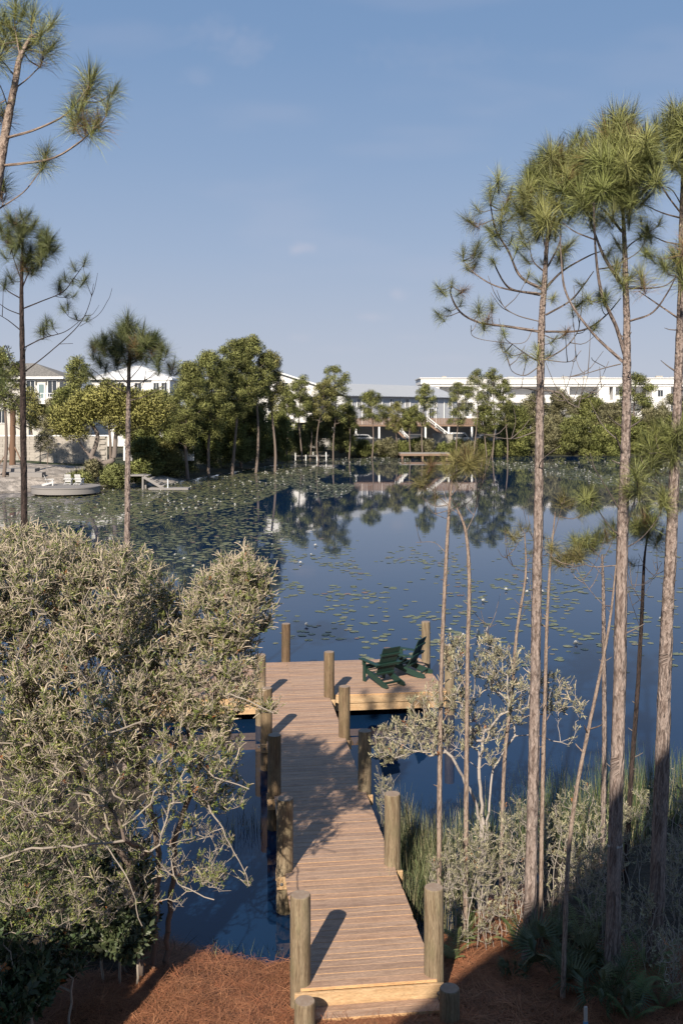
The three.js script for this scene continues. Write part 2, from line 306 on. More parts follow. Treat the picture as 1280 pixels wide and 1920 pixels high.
MAT.barkDark = std(rgb(.62, .6, .6), .95, { map: barkTex([.36, .30, .28], [.25, .20, .19], [.13, .10, .09], 5), bumpMap: barkBump, bumpScale: .02 });
MAT.barkPale = std(rgb(1, 1, 1), .95, { map: barkTex([.66, .59, .54], [.56, .49, .44], [.40, .33, .29], 8), bumpMap: barkBump, bumpScale: .008 });
MAT.deadTwig = std(rgb(.20, .165, .145), .95);
MAT.needle = std(rgb(1, 1, 1), .6);
function tuftGeo(count, seed, width, up) {                            // needles fanning from a shoot tip along +y, unit length
  const R = mulberry(seed), p = [], n = [], idx = [];
  for (let k = 0; k < count; k++) {
    const a = R() * Math.PI * 2, lift = Math.pow(R(), 1.1) * (Math.PI * .62) * up + .04, L = .6 + R() * .5, dir = V(Math.cos(a) * Math.sin(lift), Math.cos(lift), Math.sin(a) * Math.sin(lift));
    const base = V(0, -R() * .5, 0), side = V(R() - .5, R() - .5, R() - .5).cross(dir).normalize().multiplyScalar(width), mid = base.clone().addScaledVector(dir, L * .55), tip = base.clone().addScaledVector(dir, L).add(V((R() - .5) * .1, -.16 * Math.sin(lift) * L, (R() - .5) * .1));
    const s = p.length / 3;
    for (const [q, w] of [[base, .8], [mid, 1]]) for (const e of [-1, 1]) p.push(q.x + side.x * e * w, q.y + side.y * e * w, q.z + side.z * e * w);
    p.push(tip.x, tip.y, tip.z);
    const nn = side.clone().cross(dir).normalize(); if (nn.y < 0) nn.negate(); nn.lerp(dir, .45).normalize(); for (let i = 0; i < 5; i++) n.push(nn.x, nn.y, nn.z);
    idx.push(s, s + 1, s + 2, s + 1, s + 3, s + 2, s + 2, s + 3, s + 4);
  }
  const g = new THREE.BufferGeometry(); g.setAttribute('position', new THREE.Float32BufferAttribute(p, 3)); g.setAttribute('normal', new THREE.Float32BufferAttribute(n, 3)); g.setIndex(idx); return g;
}
const TUFTS = [tuftGeo(270, 1, .0036, 1), tuftGeo(240, 2, .0036, .9), tuftGeo(210, 3, .0044, 1.05)];
const NEEDLES = { green: [[.28, .32, .09], [.39, .395, .135]], yellow: [[.40, .35, .125], [.33, .31, .11]], dark: [[.14, .18, .05], [.20, .225, .07]], brown: [[.17, .10, .045], [.10, .115, .035]] };
/* trunk: [px, py, radius m] from the foot up; branches: { at: [[px, py] ...], r, away: metres the tip lies behind (+) or before (-) the trunk, dead };
   tufts: [px, py, needle length m]; every tuft hangs on a twig from the nearest limb */
function nearPine(name, label, d, seed, spec) {
  const R = mulberry(seed), foot = at(spec.trunk[0][0], spec.trunk[0][1], d); foot.y = heightAt(foot.x, foot.z) - .08;
  const t = thing(name, label, 'pine tree', foot, 0, spec.group), bark = spec.bark ?? MAT.bark;
  const here = (px, py, dd) => at(px, py, dd).sub(foot);
  const T = new Tubes(), nodes = [], trunkOwner = { own: [] }, owners = [];
  const tp = spec.trunk.map(([x, y], i) => i ? here(x, y, d + (R() - .5) * .06) : V(0, 0, 0));
  const c = new THREE.CatmullRomCurve3(tp, false, 'centripetal'), N = 90; let prev = -1; const LEN = c.getLength();
  for (let k = 0; k <= N; k++) {
    const u = k / N, p = c.getPoint(u), f = u * (tp.length - 1), i = Math.min(tp.length - 2, Math.floor(f)), r = lerp(spec.trunk[i][2], spec.trunk[i + 1][2], f - i) * .82 * (1 + .35 * Math.pow(1 - u, 60));
    const s = T.ring(p, c.getTangent(u), r, spec.sides ?? 14, u * LEN / .95, .22, seed); if (prev >= 0) T.join(prev, s, spec.sides ?? 14); prev = s;
    if (u > .35) nodes.push({ p, r, s: 0, o: null });
  }
  part('trunk', T.geo(), bark, t);
  for (const b of spec.branches ?? []) {
    const n = b.at.length, away = b.away ?? (R() - .5) * 1.2, pts = b.at.map(([x, y], i) => here(x, y, d + away * Math.pow(i / (n - 1), 1.2)));
    const o = { tubes: new Tubes(), dead: b.dead }; owners.push(o);
    const cc = o.tubes.limb(pts, b.r *= .6, Math.max(.004, b.r * (b.dead ? .2 : .38)), 6, n * 5, .25);
    for (let k = 3; k <= 20; k++) nodes.push({ p: cc.getPoint(k / 20), r: b.r * .5, s: b.dead ? 3 : 0, o });
    const m = b.twigs ?? (b.dead ? 3 : 0);
    for (let k = 0; k < m; k++) {                                     // bare side twigs
      const u = .35 + .6 * R(), a = cc.getPoint(u), dir = V(R() - .5, R() * .9 - .05, R() - .5).normalize(), L = .18 + R() * .4;
      o.tubes.limb([a, a.clone().addScaledVector(dir, L * .5), a.clone().addScaledVector(dir, L).add(V(0, L * .35, 0))], .006 + b.r * .12, .003, 4, 5);
    }
  }
  for (let k = 0; k < (spec.stubs ?? 0); k++) {                       // broken stubs on the bole
    const u = .12 + .5 * R(), a = c.getPoint(u), q = R() * Math.PI * 2, dir = V(Math.cos(q), .25 + R() * .5, Math.sin(q)).normalize(), L = .06 + R() * R() * .5;
    const o = { tubes: new Tubes(), stub: 1 }; owners.push(o);
    o.tubes.limb([a, a.clone().addScaledVector(dir, L * .6), a.clone().addScaledVector(dir, L).add(V(0, .05 * L, 0))], .012, .005, 5, 4);
  }
  const groups = TUFTS.map(() => [[], []]), [c0, c1] = NEEDLES[spec.tone ?? 'green'];
  const put = (p, len, dir) => {
    const g = groups[len < .17 ? 2 : R() < .5 ? 0 : 1], q = new THREE.Quaternion().setFromUnitVectors(V(0, 1, 0), dir).multiply(new THREE.Quaternion().setFromAxisAngle(V(0, 1, 0), R() * 6.28));
    g[0].push(new THREE.Matrix4().compose(p, q, V(1, 1, 1).multiplyScalar(len * ((len < .2 ? 1.15 : 1.0) + R() * .42))));
    const f = R(), s = .75 + R() * .5, brown = R() < (spec.brown ?? .05), k = brown ? [.30, .17, .075] : mix3(c0, c1, f); g[1].push(rgb(k[0] * s, k[1] * s, k[2] * s));
  };
  const SPREAD = spec.spread ?? .9;
  for (const [px, py, len = .2] of spec.tufts) {
    for (let k = 0; k < (len > .24 && !spec.solo ? (spec.copies ?? 1) + 2 : 1 + (R() < .25 ? 1 : 0)); k++) {
      const first = k === 0, x = px + (first ? 0 : (R() - .5) * 62 * 13 / d), y = py + (first ? 0 : (R() - .5) * 50 * 13 / d);
      let want = here(x, y, d), best = null, bd = 1e9;
      for (const n of nodes) { const dist = Math.hypot(n.p.x - want.x, (n.p.y - want.y) * 1.0) + n.s + (n.p.y > want.y ? .35 : 0); if (dist < bd) { bd = dist; best = n; } }
      const dd = clamp(-(best.p.z + foot.z) + (first ? (R() - .5) * .35 : (R() - .5) * SPREAD * 2), d - 1.9, d + 1.9); want = here(x, y, dd);
      const span = want.distanceTo(best.p), mid = best.p.clone().lerp(want, .55).add(V((R() - .5) * .12 * span, -.16 * span, (R() - .5) * .12 * span));
      if (span > .04) { let o = best.o; if (!o) owners.push(o = { tubes: new Tubes() }); const cc = o.tubes.limb([best.p, mid, want], Math.min(.012, .005 + span * .005), .004, 5, 6, .3); nodes.push({ p: cc.getPoint(.6), r: .01, s: .1, o }); }
      const dir = want.clone().sub(mid).normalize().add(V((R() - .5) * .5, .55, (R() - .5) * .5)).normalize();
      put(want, len, dir);
      if (R() < .35) put(want.clone().addScaledVector(dir, -len * .55), len * .85, dir);
    }
  }
  for (const o of owners) part(o.dead ? 'dead_branch' : o.stub ? 'branch_stub' : 'branch', o.tubes.geo(), o.dead || o.stub ? spec.deadMat ?? MAT.deadTwig : bark, t);
  const crown = new THREE.Group(); crown.name = 'crown'; t.add(crown);
  groups.forEach((g, i) => { if (g[0].length) instances('needle_tuft', TUFTS[i], MAT.needle, g[0], crown, g[1]); });
  return t;
}
const zA = (l) => l.map(([x, y, ...r]) => [780 + x / 2.56, 200 + y / 2.56, ...r]);   // traced on an enlargement of the right-hand crowns
nearPine('pine_tree', 'tall pine with a bare pale trunk and wide drooping left branches, between thin saplings', 13.5, 11, {
  trunk: [[990, 1745, .1], [998, 1500, .093], [1004, 1200, .083], [1008, 1000, .077], [1011, 800, .069], [1013, 690, .063], [1015, 600, .056], [1020, 530, .046], [1025, 450, .03], [1032, 385, .016]], stubs: 12, copies: 2, tone: 'green',
  branches: [
    { at: zA([[590, 1080], [440, 1055], [300, 1035], [210, 985], [165, 900], [168, 860]]), r: .034, away: -.5 }, { at: zA([[600, 900], [450, 872], [390, 790], [368, 730]]), r: .03, away: -.7 },
    { at: zA([[592, 905], [380, 860], [280, 800], [225, 740]]), r: .024, away: .5 }, { at: zA([[600, 875], [500, 815], [440, 690], [380, 590], [355, 470]]), r: .036, away: -.2 },
    { at: zA([[585, 1030], [480, 1000], [420, 960], [385, 880]]), r: .014, dead: 1 }, { at: zA([[590, 1225], [530, 1190], [460, 1140]]), r: .02, away: -.3 }, { at: zA([[585, 1250], [520, 1290], [460, 1270], [440, 1210]]), r: .014, dead: 1 },
    { at: zA([[560, 1060], [520, 1130], [400, 1130], [270, 1100], [262, 1050]]), r: .009, dead: 1, twigs: 1 },
    { at: zA([[620, 870], [700, 790], [830, 715], [900, 690]]), r: .03, away: .7 }, { at: zA([[620, 1000], [740, 930], [800, 860], [850, 790]]), r: .026, away: -.4 }, { at: zA([[620, 1080], [800, 1072], [900, 1010], [980, 920]]), r: .03, away: .6 },
    { at: zA([[610, 1220], [720, 1150], [780, 1060], [770, 990]]), r: .02, dead: 1, twigs: 5 }, { at: zA([[612, 1215], [740, 1222], [790, 1170]]), r: .014, dead: 1, twigs: 3 },
    { at: zA([[600, 1360], [690, 1375], [730, 1420], [790, 1450]]), r: .026, dead: 1, twigs: 4, away: -.3 }, { at: zA([[620, 1345], [700, 1400], [840, 1390], [905, 1330]]), r: .012, dead: 1, twigs: 6, away: -.5 }, { at: zA([[585, 1365], [520, 1350], [455, 1357]]), r: .024, dead: 1, twigs: 1 },
    { at: [[1001, 810], [965, 822], [930, 820], [901, 812]], r: .014, dead: 1, twigs: 2, away: -.4 }, { at: [[958, 822], [966, 790], [962, 765]], r: .008, dead: 1, twigs: 0 }, { at: [[1008, 880], [1016, 862], [1050, 835]], r: .016, dead: 1, twigs: 0, away: -.6 },
    { at: zA([[622, 800], [560, 740], [540, 640]]), r: .02 }, { at: zA([[625, 780], [690, 640], [690, 560]]), r: .024 }, { at: zA([[625, 700], [600, 600], [560, 480]]), r: .02, away: .4 }, { at: zA([[628, 640], [660, 520], [720, 380]]), r: .024, away: -.3 }, { at: zA([[628, 660], [680, 480], [760, 300]]), r: .024, away: .5 },
  ],
  tufts: [...zA([[170, 845, .13], [108, 872, .15], [232, 880, .15], [100, 992, .14], [150, 975, .1], [300, 960, .15], [360, 950, .12], [322, 1040, .14], [415, 1072, .12], [215, 940, .1],
    [225, 705, .17], [240, 770, .13], [310, 700, .14], [285, 750, .14], [360, 735, .1], [355, 405, .24], [290, 490, .16], [245, 545, .19], [430, 480, .18], [460, 530, .18], [395, 615, .2], [380, 660, .18], [455, 640, .16], [500, 600, .17], [505, 650, .14], [525, 735, .17], [585, 840, .16], [600, 745, .1],
    [435, 1180, .16], [520, 1200, .15], [570, 1150, .1], [660, 1120, .12], [640, 1190, .14], [710, 1095, .1], [750, 990, .1], [860, 1050, .12], [800, 935, .18], [905, 905, .17], [700, 740, .14], [660, 910, .12], [780, 850, .12],
    [540, 380, .27], [600, 400, .3], [505, 430, .24], [560, 500, .26], [610, 570, .25], [640, 610, .18], [480, 480, .2], [660, 460, .31], [700, 520, .25], [690, 400, .3], [640, 340, .3], [590, 290, .27], [630, 240, .28], [680, 260, .32], [740, 200, .3], [760, 270, .32], [720, 340, .3], [780, 330, .3], [560, 340, .26], [740, 660, .18], [700, 690, .17]])],
});
nearPine('pine_tree', 'tall forked pine with a dense tufted crown and a white band round its trunk', 12.6, 12, {
  trunk: [[1147, 1880, .112], [1152, 1583, .107], [1160, 1300, .098], [1166, 1000, .086], [1171, 860, .076], [1174, 740, .068], [1174, 680, .063], [1174, 600, .052], [1172, 530, .045], [1170, 460, .036], [1167, 400, .027], [1163, 310, .015]], stubs: 12, copies: 2,
  branches: [
    { at: zA([[1010, 1225], [960, 1060], [890, 900], [862, 720], [850, 460]]), r: .05, away: -.5 }, { at: zA([[990, 1225], [840, 1080], [720, 900], [695, 740], [690, 620]]), r: .036, away: .4 }, { at: zA([[1020, 1030], [1130, 990], [1200, 900], [1245, 815]]), r: .026, away: -.3 },
    { at: zA([[1005, 872], [1100, 872], [1190, 860], [1250, 815]]), r: .022, away: .4 }, { at: zA([[975, 840], [900, 720], [860, 620], [820, 505]]), r: .045, away: .5 }, { at: zA([[985, 600], [930, 530], [880, 480]]), r: .03, away: -.4 }, { at: zA([[960, 830], [1010, 680], [1090, 620], [1180, 560]]), r: .018, away: .6 },
    { at: zA([[860, 640], [760, 600], [700, 555]]), r: .02, away: .3 }, { at: zA([[870, 780], [930, 770], [1060, 700], [1100, 640]]), r: .016, away: -.5 }, { at: zA([[995, 480], [940, 330], [930, 200]]), r: .03, away: .1 }, { at: zA([[995, 480], [1040, 330], [1060, 200]]), r: .026, away: -.3 },
    { at: zA([[980, 1235], [900, 1255], [780, 1290], [700, 1300]]), r: .014, dead: 1, twigs: 3 }, { at: zA([[905, 1250], [850, 1220], [840, 1205]]), r: .008, dead: 1, twigs: 0 },
    { at: [[1182, 800], [1198, 790], [1210, 777]], r: .02, dead: 1, twigs: 0 }, { at: [[1165, 800], [1150, 790], [1139, 780]], r: .016, dead: 1, twigs: 0 }, { at: [[1160, 955], [1130, 905], [1096, 851]], r: .018, dead: 1, twigs: 1, away: -.6 }, { at: [[1168, 850], [1158, 830], [1152, 812]], r: .03, dead: 1, twigs: 1, away: -.3 },
    { at: [[1166, 1010], [1140, 985], [1112, 940], [1108, 928]], r: .012, away: -.5 }, { at: [[1172, 1000], [1185, 950], [1196, 915]], r: .012, away: -.4 }, { at: [[1168, 1030], [1200, 1010], [1230, 975], [1243, 945]], r: .013, away: .5 },
  ],
  tufts: [...zA([[840, 390, .34], [870, 360, .32], [900, 330, .34], [810, 410, .28], [930, 180, .36], [980, 150, .36], [900, 210, .34], [1000, 200, .36], [1040, 170, .34], [1070, 210, .32], [960, 110, .34], [1010, 120, .33], [1040, 260, .34], [950, 270, .36], [890, 270, .34], [1080, 280, .28], [1000, 330, .32], [1060, 340, .28], [930, 420, .28], [980, 450, .25], [1040, 410, .25], [1050, 450, .2], [850, 300, .32], [1100, 230, .26],
    [1020, 830, .26], [980, 840, .2], [890, 530, .2], [860, 560, .18], [920, 560, .16], [1105, 590, .2], [1100, 700, .2], [1180, 760, .2], [960, 650, .16], [930, 690, .14], [820, 920, .14], [905, 920, .14], [860, 1055, .12], [1170, 550, .12], [1080, 610, .14]]), [1108, 921, .24], [1098, 925, .2], [1196, 905, .26], [1205, 898, .2], [1243, 930, .24], [1238, 938, .2], [1225, 978, .24]],
});
nearPine('pine_tree', 'tall pine whose trunk leans right, leafy low bough beside it, right of banded pine', 13.2, 13, {
  trunk: [[1226, 1760, .118], [1240, 1440, .114], [1248, 1200, .1], [1258, 1000, .09], [1267, 800, .075], [1272, 670, .068], [1276, 550, .054], [1277, 400, .038], [1280, 300, .024], [1282, 225, .012]], stubs: 10, copies: 1,
  branches: [
    { at: zA([[1270, 535], [1180, 510], [1090, 470]]), r: .022, away: -.3 }, { at: zA([[1270, 662], [1200, 650], [1130, 620]]), r: .022, away: .4 }, { at: zA([[1255, 1015], [1160, 950], [1065, 885]]), r: .026, away: .3 }, { at: zA([[1240, 1268], [1205, 1245], [1172, 1218]]), r: .022, dead: 1, twigs: 0 }, { at: zA([[1245, 1072], [1215, 1070], [1190, 1062]]), r: .016, dead: 1, twigs: 0 },
    { at: zA([[1275, 520], [1200, 420], [1155, 330], [1150, 200]]), r: .024, away: .3 }, { at: zA([[1250, 300], [1200, 230], [1185, 170]]), r: .02 }, { at: zA([[1275, 480], [1225, 400], [1150, 370]]), r: .016, away: -.4 },
    { at: [[1248, 915], [1225, 900], [1208, 872]], r: .016, away: -.5 }, { at: [[1262, 860], [1240, 850], [1215, 850]], r: .014, away: -.7 }, { at: [[1280, 420], [1310, 380], [1340, 330]], r: .03 }, { at: [[1278, 500], [1310, 480], [1350, 440]], r: .03 },
  ],
  tufts: [...zA([[1150, 100, .27], [1185, 90, .27], [1215, 60, .26], [1250, 60, .3], [1280, 40, .3], [1240, 130, .27], [1280, 130, .3], [1140, 300, .2], [1160, 340, .2], [1225, 230, .22], [1260, 200, .27], [1290, 260, .27], [1240, 720, .3], [1275, 700, .3], [1260, 770, .26], [1180, 750, .2], [1110, 590, .2], [1100, 690, .2]]), [1215, 835, .3], [1228, 815, .3], [1240, 800, .27], [1200, 850, .26], [1255, 825, .28], [1222, 862, .25], [1270, 800, .28], [1300, 380, .3], [1330, 330, .3], [1340, 440, .3], [1310, 250, .3]],
});
const band = new THREE.CylinderGeometry(.096, .096, .028, 20, 1, true).rotateZ(.08);
single('trunk_band', band, std(rgb(.5, .5, .5), .6), 'pale tape band wrapped around the forked pine trunk', 'band').position.copy(at(1152, 1583, 12.6));
const SAP = 'slender pine saplings by the water';
nearPine('pine_sapling', 'thin straight pine sapling with yellowing needles above the dock chairs', 14.6, 21, { group: SAP, bark: MAT.barkPale, tone: 'yellow', brown: .15, sides: 8, deadMat: MAT.barkPale, spread: .5, stubs: 6,
  trunk: [[822, 1690, .046], [824, 1450, .043], [828, 1230, .038], [836, 1050, .034], [842, 950, .026], [848, 890, .012]],
  branches: [{ at: [[838, 1040], [815, 1018], [780, 1017]], r: .008, dead: 1, twigs: 1 }, { at: [[843, 950], [815, 925], [795, 900]], r: .011 }, { at: [[845, 930], [870, 900], [890, 880]], r: .012 }, { at: [[842, 975], [810, 960], [795, 935]], r: .008, dead: 1, twigs: 2 }, { at: [[842, 960], [880, 940], [903, 905], [900, 880]], r: .01, twigs: 3 }],
  tufts: [[790, 910, .2], [798, 895, .18], [805, 872, .2], [830, 862, .2], [848, 862, .2], [862, 868, .2], [880, 870, .2], [815, 925, .14], [835, 880, .18], [855, 892, .16], [782, 905, .16]] });
nearPine('pine_sapling', 'thin pine sapling bending at its top towards its yellowing neighbour', 14.2, 22, { group: SAP, bark: MAT.barkPale, tone: 'yellow', sides: 8, deadMat: MAT.barkPale, spread: .5, stubs: 6,
  trunk: [[872, 1735, .046], [874, 1450, .042], [876, 1230, .038], [879, 1075, .033], [871, 990, .026], [856, 952, .016]],
  branches: [{ at: [[872, 1000], [890, 960], [905, 900]], r: .011, twigs: 3 }, { at: [[858, 953], [840, 920], [850, 890]], r: .01 }, { at: [[868, 970], [840, 950], [826, 940]], r: .007, dead: 1, twigs: 2 }],
  tufts: [[870, 856, .2], [890, 862, .2], [905, 868, .18], [895, 880, .18], [880, 850, .18], [858, 858, .18], [905, 890, .12], [850, 885, .14]] });
nearPine('pine_sapling', 'thin leaning sapling with bare twigs just left of the tall pine', 15.2, 23, { group: SAP, bark: MAT.barkPale, tone: 'yellow', sides: 8, deadMat: MAT.barkPale, spread: .4, stubs: 5,
  trunk: [[938, 1620, .040], [945, 1430, .036], [959, 1295, .033], [969, 1180, .029], [985, 1075, .022], [983, 1000, .01]],
  branches: [{ at: [[962, 1250], [925, 1210], [915, 1180], [930, 1170]], r: .006, dead: 1, twigs: 3 }, { at: [[985, 1075], [960, 1060], [945, 1040]], r: .007, dead: 1, twigs: 4 }, { at: [[984, 1060], [1000, 1030], [998, 1000]], r: .007, dead: 1, twigs: 3 }, { at: [[972, 1170], [990, 1130], [1000, 1120]], r: .006, dead: 1, twigs: 3 }],
  tufts: [[975, 985, .16], [970, 1000, .12], [995, 1035, .1], [990, 990, .12]] });
nearPine('pine_sapling', 'thin upright sapling with sparse tufts just right of the tall pine', 13.8, 24, { group: SAP, bark: MAT.barkPale, tone: 'yellow', sides: 8, deadMat: MAT.barkPale, spread: .4, stubs: 6,
  trunk: [[1012, 1760, .040], [1016, 1500, .037], [1021, 1311, .033], [1025, 1160, .028], [1031, 1056, .02], [1040, 960, .01]],
  branches: [{ at: [[1032, 1050], [1055, 1040], [1070, 1045]], r: .007 }, { at: [[1035, 1010], [1050, 960], [1052, 945]], r: .008 }],
  tufts: [[1052, 940, .18], [1058, 932, .15], [1030, 1022, .16], [1060, 1045, .16], [1075, 1043, .15], [1045, 1038, .15], [1015, 1005, .12], [1090, 965, .14]] });
nearPine('pine_sapling', 'thin slanting sapling crossing towards the banded pine trunk', 12.3, 25, { group: SAP, bark: MAT.barkPale, tone: 'yellow', sides: 8, deadMat: MAT.barkPale, spread: .4, stubs: 8,
  trunk: [[1054, 1900, .038], [1060, 1700, .035], [1066, 1590, .033], [1082, 1470, .031], [1102, 1370, .028], [1125, 1260, .024], [1143, 1160, .02], [1154, 1060, .012]],
  branches: [{ at: [[1145, 1150], [1100, 1100], [1070, 1050]], r: .006, dead: 1, twigs: 4 }], tufts: [[1066, 1035, .14], [1085, 1035, .15], [1060, 1050, .12]] });
nearPine('pine_sapling', 'dark thin sapling with a flat green top half hidden by the banded pine', 16.5, 26, { group: SAP, bark: MAT.bark, tone: 'green', sides: 8, spread: .5, stubs: 5, brown: .12,
  trunk: [[1128, 1640, .055], [1132, 1400, .05], [1131, 1200, .044], [1130, 1100, .034], [1128, 1040, .02]],
  branches: [{ at: [[1130, 1080], [1100, 1050], [1070, 1045]], r: .011 }, { at: [[1129, 1050], [1105, 1025], [1090, 1015]], r: .012 }, { at: [[1129, 1050], [1145, 1020], [1150, 1000]], r: .012 }],
  tufts: [[1100, 1008, .25], [1120, 1000, .25], [1135, 1005, .25], [1150, 1000, .22], [1092, 1015, .22], [1110, 1015, .2], [1075, 1035, .16], [1060, 1045, .14], [1085, 1040, .16]] });
nearPine('pine_sapling', 'dark thin sapling with bare side twigs between the banded and leaning pines', 15.6, 27, { group: SAP, bark: MAT.barkDark, tone: 'green', sides: 8, spread: .4, stubs: 5,
  trunk: [[1170, 1600, .052], [1182, 1460, .048], [1194, 1300, .043], [1203, 1140, .036], [1207, 1050, .024], [1213, 1000, .012]],
  branches: [{ at: [[1205, 1095], [1225, 1080], [1240, 1055]], r: .009, dead: 1, twigs: 4 }, { at: [[1202, 1130], [1185, 1100], [1170, 1060]], r: .009, dead: 1, twigs: 4 }, { at: [[1200, 1180], [1180, 1120], [1172, 1090]], r: .008, dead: 1, twigs: 2 }],
  tufts: [[1205, 972, .26], [1215, 985, .26], [1195, 980, .24], [1225, 975, .22], [1210, 1000, .2], [1180, 1055, .14]] });
const LEFT = 'pines rising behind the flowering shrub';
nearPine('pine_tree', 'dark slim pine with a small round crown and long bare side branches, behind the shrub', 18, 31, { group: LEFT, bark: MAT.barkDark, tone: 'dark', stubs: 6, copies: 1, deadMat: MAT.barkDark,
  trunk: [[46, 1470, .085], [46, 1200, .078], [46, 960, .072], [44, 800, .068], [43, 680, .06], [41, 580, .048], [42, 480, .03], [45, 410, .014]],
  branches: [{ at: [[43, 579], [75, 566], [120, 546], [139, 522], [155, 500]], r: .022, away: -.3 }, { at: [[47, 651], [82, 634], [124, 621], [161, 592]], r: .022, away: .3 }, { at: [[47, 697], [94, 660], [150, 607], [168, 570], [176, 532]], r: .022, dead: 1, twigs: 3 }, { at: [[150, 612], [185, 590], [204, 561]], r: .009, dead: 1, twigs: 1 }, { at: [[112, 645], [137, 644]], r: .009, dead: 1, twigs: 0 },
    { at: [[40, 560], [15, 545], [-5, 525]], r: .02 }, { at: [[40, 590], [15, 580], [-5, 566]], r: .018 }, { at: [[40, 620], [15, 600], [-5, 588]], r: .018, dead: 1 }, { at: [[42, 697], [25, 680], [13, 652]], r: .016, dead: 1, twigs: 0 }, { at: [[44, 770], [20, 745], [0, 730]], r: .018, dead: 1 }, { at: [[48, 765], [58, 745], [62, 735]], r: .014, dead: 1, twigs: 0 }, { at: [[42, 540], [60, 500], [85, 470]], r: .02 }, { at: [[42, 530], [25, 480], [20, 450]], r: .018 }],
  tufts: [[40, 402, .24], [55, 402, .24], [28, 420, .25], [15, 440, .25], [45, 440, .27], [78, 440, .25], [95, 452, .27], [75, 468, .27], [105, 468, .25], [55, 480, .27], [30, 470, .25], [20, 520, .24], [72, 500, .24], [50, 505, .25], [8, 480, .24], [10, 532, .22], [0, 425, .25], [60, 425, .25], [160, 490, .2], [138, 500, .18], [122, 520, .2], [137, 528, .2], [162, 522, .2], [118, 578, .2], [143, 594, .2], [98, 608, .19], [82, 617, .2], [165, 597, .14], [128, 553, .12], [141, 553, .12], [0, 700, .24], [8, 720, .24], [20, 710, .2]] });
nearPine('pine_tree', 'young pine with a rounded crown on a thin reddish trunk, behind the shrub', 21, 32, { group: LEFT, bark: MAT.bark, tone: 'dark', stubs: 8, copies: 1, deadMat: MAT.barkDark,
  trunk: [[238, 1420, .085], [238, 1200, .08], [239, 1000, .075], [240, 860, .068], [241, 760, .058], [242, 690, .044], [243, 630, .02]],
  branches: [{ at: [[241, 737], [212, 724], [186, 702], [170, 690]], r: .02 }, { at: [[241, 728], [215, 710], [190, 682]], r: .018 }, { at: [[241, 722], [222, 695], [214, 660]], r: .018 }, { at: [[242, 752], [280, 740], [310, 718], [326, 690]], r: .02 }, { at: [[243, 727], [275, 712], [300, 690]], r: .018 }, { at: [[243, 712], [262, 690], [275, 670]], r: .018 }, { at: [[241, 745], [260, 735], [275, 705]], r: .012, dead: 1 }, { at: [[241, 740], [205, 735], [190, 720]], r: .012, dead: 1 }, { at: [[243, 700], [250, 660], [265, 640]], r: .02 }, { at: [[241, 800], [228, 795], [222, 780]], r: .008, dead: 1, twigs: 1 }, { at: [[242, 810], [255, 805], [262, 800]], r: .008, dead: 1, twigs: 0 }],
  tufts: [[225, 617, .3], [245, 612, .32], [268, 622, .3], [285, 642, .3], [298, 648, .28], [240, 638, .3], [255, 648, .3], [262, 658, .28], [225, 650, .3], [205, 655, .28], [190, 648, .28], [182, 642, .25], [210, 632, .3], [185, 678, .25], [200, 688, .24], [225, 672, .28], [290, 668, .26], [275, 676, .26], [305, 656, .25], [168, 702, .24], [162, 698, .2], [326, 682, .24], [316, 684, .2], [332, 700, .2], [215, 645, .3], [275, 635, .3]] });
nearPine('pine_tree', 'large pine reaching in with long grey boughs and bronze-tinged needles over the shrub', 8.8, 33, { bark: MAT.barkPale, tone: 'green', brown: .14, solo: 1, deadMat: MAT.barkPale, spread: .4,
  trunk: [[-130, 2200, .14], [-110, 1600, .13], [-90, 1000, .12], [-60, 600, .1], [-25, 430, .075], [0, 311, .055], [15, 225, .044], [28, 161, .036], [38, 109, .03], [60, 66, .018]],
  branches: [{ at: [[11, 259], [64, 244], [124, 214], [165, 165]], r: .022, away: .2 }, { at: [[0, 311], [49, 306], [101, 296], [150, 266], [182, 236]], r: .022, away: -.2 }, { at: [[-25, 405], [20, 378], [49, 356], [82, 311]], r: .014, away: .3 }, { at: [[30, 165], [55, 145], [79, 120]], r: .012 }, { at: [[26, 140], [10, 120], [-8, 100]], r: .011 }, { at: [[38, 105], [30, 60], [26, 22]], r: .013 }, { at: [[15, 200], [5, 170], [-10, 140]], r: .01 }, { at: [[5, 385], [12, 360], [-4, 330]], r: .008 }, { at: [[-60, 600], [-30, 560], [-10, 520]], r: .02 }],
  tufts: [[168, 148, .25], [178, 140, .22], [165, 168, .2], [184, 228, .22], [178, 240, .18], [150, 205, .22], [137, 195, .2], [158, 232, .18], [88, 285, .2], [84, 300, .17], [5, 335, .22], [0, 350, .2], [78, 62, .25], [62, 80, .22], [82, 102, .22], [98, 88, .22], [30, 10, .25], [14, 40, .24], [45, 20, .22], [100, 42, .2], [4, 80, .22], [0, 110, .22], [38, 85, .2], [62, 30, .22], [138, 228, .16], [5, 210, .16], [-10, 30, .25], [-30, 60, .25], [-20, 190, .22], [-50, 120, .25], [-60, 250, .25], [-80, 180, .25]] });

